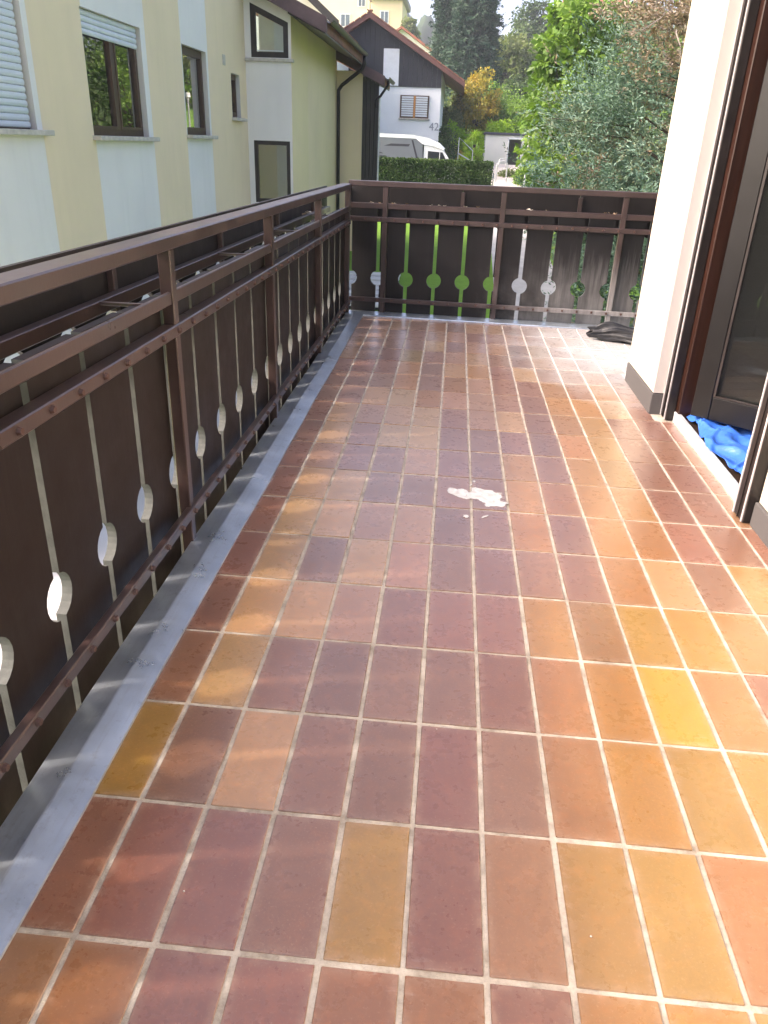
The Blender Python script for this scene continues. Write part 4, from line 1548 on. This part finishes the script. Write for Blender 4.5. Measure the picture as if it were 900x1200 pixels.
for (x, y, rx, h, sd, lab) in ((.6, 70, 1.45, 17, 41, 'tall dark spruce with drooping branches against the sky'), (-1.55, 73, .62, 15, 42, 'narrow dark spruce tucked against the taller one')):
    needle_tree('spruce_tree', lab, (x, y, float(ground_z(x, y))), [(.8, rx), (h * .3, rx * .92), (h * .6, rx * .6), (h, .1)], 330, 15, .85, 12, .42, .10, SPR, sd, rise=-.05, droop=.22, spread=.22, group='dark spruces on the slope')
leafy_tree('autumn_tree', 'small tree with yellow and orange autumn leaves behind the round bush', (.95, 55.5, 1.05), 1.2, (.05, 0, 2.75), (1.35, 1.2, 1.75), 70, 90, .17, .12, YEL, 51, clump_r=.42)
sp = [
    ('olive_shrub', 'olive green shrub left of the autumn tree', -.75, 55, 1.0, 1.25, OLV), ('green_shrub', 'mid green shrub right of the autumn tree', 2.9, 56, 1.4, 1.7, GRN),
    ('dark_shrub', 'dark evergreen shrub at the corner of the white house', -.75, 47.5, .55, 1.5, DRK), ('green_shrub', 'wide green shrub behind the white shed', 4.6, 53, 1.7, 1.9, GRN),
    ('olive_shrub', 'greyish olive shrub below the spruces', .2, 61, 1.6, 1.6, OLV), ('green_shrub', 'yellowish green shrub below the spruces', 2.2, 62, 1.8, 1.7, GRN),
    ('dark_shrub', 'dark shrub behind the autumn tree', 4.2, 64, 1.9, 2.0, DRK), ('orange_shrub', 'small orange shrub beside the round lime bush', -.05, 48.2, .42, .85, YEL),
    ('lime_shrub', 'pale lime shrub between the white house and the autumn tree', -.35, 51.5, .75, 1.1, LIM), ('lime_shrub', 'pale lime shrub behind the white shed roof', 2.3, 52.5, .8, 1.2, LIM),
    ('low_shrub', 'low grey green shrub in front of the shed door', 2.75, 43.0, .62, .5, OLV), ('low_shrub', 'low leafy shrub at the foot of the lamp post', 3.5, 40.5, .6, .75, GRN)]
for k, (nm, lab, x, y, rr, rz, mt) in enumerate(sp):
    z0 = float(ground_z(x, y))
    s = .13 if y < 50 else .17
    leafy_tree(nm, lab, (x, y, z0), .3, (0, 0, rz * .95), (rr, rr * .8, rz), int(30 + 25 * rr), 75, s, s * .6, mt, 60 + k, clump_r=.24 + .12 * rr, cat='shrub', trunk_r=.05, shell=.6)
leafy_tree('round_bush', 'clipped round lime green bush by the handrail', (.78, 46, -.5), .2, (0, 0, 1.35), (.56, .55, 1.2), 90, 90, .075, .04, LIM, 81, clump_r=.16, cat='bush', trunk_r=.04, shell=.8)
mid = [('willow_tree', 'grey green willow-like tree to the right of the spruces', 4.4, 82, 2.6, 2.6, OLV, 3.6), ('dark_tree', 'dark rounded tree behind the spruces', 5.2, 95, 3.6, 2.6, DRK, 3.0), ('green_tree', 'rounded green tree at the edge of the hillside', 9.5, 88, 3.2, 3.0, GRN, 3.4),
       ('dark_tree', 'dark broad tree beside the red roofed house', 8.0, 108, 3.2, 4.4, DRK, 5.5), ('green_tree', 'broad green tree below the distant white gable', -2.6, 84, 1.4, 1.3, OLV, 1.8), ('green_tree', 'green tree at the side of the peach building', -7.6, 118, 1.0, 2.4, OLV, 5.4),
       ('green_tree', 'tall leafy tree standing behind the juniper', 8.5, 27, 3.0, 3.8, GRN, 4.2), ('dark_tree', 'dense dark tree behind the juniper by the driveway', 5.6, 30, 2.0, 3.4, DRK, 3.6), ('green_tree', 'leafy tree further along the driveway', 6.4, 40, 2.4, 3.4, GRN, 3.8),
       ('green_tree', 'light green tree near the red roofed house', 12.5, 72, 3.4, 3.6, OLV, 4.4)]
for k, (nm, lab, x, y, rr, rz, mt, ch) in enumerate(mid):
    s = .2 if y < 50 else .38
    leafy_tree(nm, lab, (x, y, float(ground_z(x, y))), ch * .4, (0, 0, ch), (rr, rr, rz), 110, 85, s, s * .65, mt, 100 + k, clump_r=.22 * rr + .2, trunk_r=.16)

# clipped hedge along the street
hd = thing('clipped_hedge', 'long clipped dark green hedge in front of the camper van', 'hedge', (-1.6, 35, -.88))
n = 70000
r = np.random.default_rng(5)
u = r.uniform(-3.6, 3.02, n)
face = r.uniform(0, 1, n)
yy = np.where(face < .55, -.36 + r.normal(size=n) * .05, r.uniform(-.38, .38, n))
zz = np.where(face < .55, r.uniform(.04, 1.56, n), 1.55 + r.normal(size=n) * .035)
inn = r.uniform(0, 1, n) < .22
yy = np.where(inn, r.uniform(-.34, .3, n), yy)
zz = np.where(inn, r.uniform(.1, 1.5, n), zz)
P = np.stack([u, yy, zz], -1)
keep = (noise3(P * np.array([1, 0, 1]), 4.0, 8) * .55 + r.uniform(0, 1, n) < .55 + 1.0 * np.clip((zz - .1) / .7, 0, 1))
P = P[keep]
D = np.stack([r.normal(size=len(P)) * .6, -np.ones(len(P)) * .7, r.normal(size=len(P)) * .6 + .25], -1)
V, F, _ = leaf_quads(P, D, .085 * r.uniform(.7, 1.3, len(P)), .055, None, .1, 6)
link('foliage', np_mesh('foliage', V, F, DRK, np.clip(.52 + .2 * noise3(P, 2.2, 3) + r.normal(size=len(P)) * .14, 0, 1)), hd)
st = MB()
for k in range(60):
    x = random.uniform(-3.5, 2.95)
    st.tube([(x, random.uniform(-.15, .15), -.1), (x + random.uniform(-.1, .1), random.uniform(-.2, .2), .6), (x + random.uniform(-.25, .25), random.uniform(-.25, .25), 1.35)], [.02, .015, .005], 4, cap=False)
st.build('stem', BARK, hd)

# shrubs at the foot of the building, seen through the right-hand slots
leafy_tree('dark_shrub', 'dark leafy shrub seen low through the slots near the pillar', (2.9, 11.2, -2.8), .4, (0, 0, 1.0), (1.0, .8, 1.1), 50, 80, .10, .055, DRK, 140, clump_r=.3, cat='shrub', trunk_r=.04)

# wooded hill on the horizon
FOR = leaf_mat('forest_foliage', [(0, (.012, .03, .014)), (.5, (.028, .06, .028)), (1, (.06, .10, .045))], .8, .0)
r = np.random.default_rng(9)
V, F, T = [], [], []
o = 0
for k in range(1500):
    x, y = r.uniform(-170, 190), r.uniform(250, 430)
    g = float(ground_z(x, y) + ridge(x, y))
    h = r.uniform(7, 13)
    w = h * r.uniform(.17, .25)
    conif = r.uniform() < .7
    m = 7
    tn = r.uniform(.1, .9)
    levels = [(0, .6), (.25, 1.0), (.3, .72), (.5, .74), (.55, .5), (.75, .42), (1, .02)] if conif else [(0, .3), (.25, .9), (.5, 1.25), (.75, 1.05), (.95, .5), (1, .1)]
    rot = r.uniform(0, 6)
    for (t, q) in levels:
        a = rot + np.arange(m) * 2 * np.pi / m
        rr = w * q * r.uniform(.7, 1.25, m)
        V.append(np.stack([x + rr * np.cos(a), y + rr * np.sin(a), np.full(m, g + h * t) + r.normal(size=m) * .02 * h], -1))
    for l in range(len(levels) - 1):
        for c in range(m):
            F.append((o + l * m + c, o + l * m + (c + 1) % m, o + (l + 1) * m + (c + 1) % m, o + (l + 1) * m + c))
            T.append(min(1, max(0, tn + r.normal() * .15)))
    o += len(levels) * m
tag(link('forest', np_mesh('forest', np.concatenate(V), np.array(F), FOR, np.array(T))), 'dark wooded hillside on the horizon', 'forest', kind='stuff')

# ------------------------------------------------------------------ thin autumn haze over the valley
hz = bpy.data.materials.new('haze')
hz.use_nodes = True
ht = hz.node_tree
ht.nodes.remove(ht.nodes['Principled BSDF'])
pv = ht.nodes.new('ShaderNodeVolumePrincipled')
pv.inputs['Color'].default_value = (.86, .92, 1.0, 1)
pv.inputs['Density'].default_value = .0010
pv.inputs['Anisotropy'].default_value = .25
ht.links.new(pv.outputs[0], ht.nodes['Material Output'].inputs['Volume'])
tag(MB().box(-960, 960, -80, 2020, -6, 72).build('haze', hz), 'thin pale haze in the air', 'haze', kind='stuff')
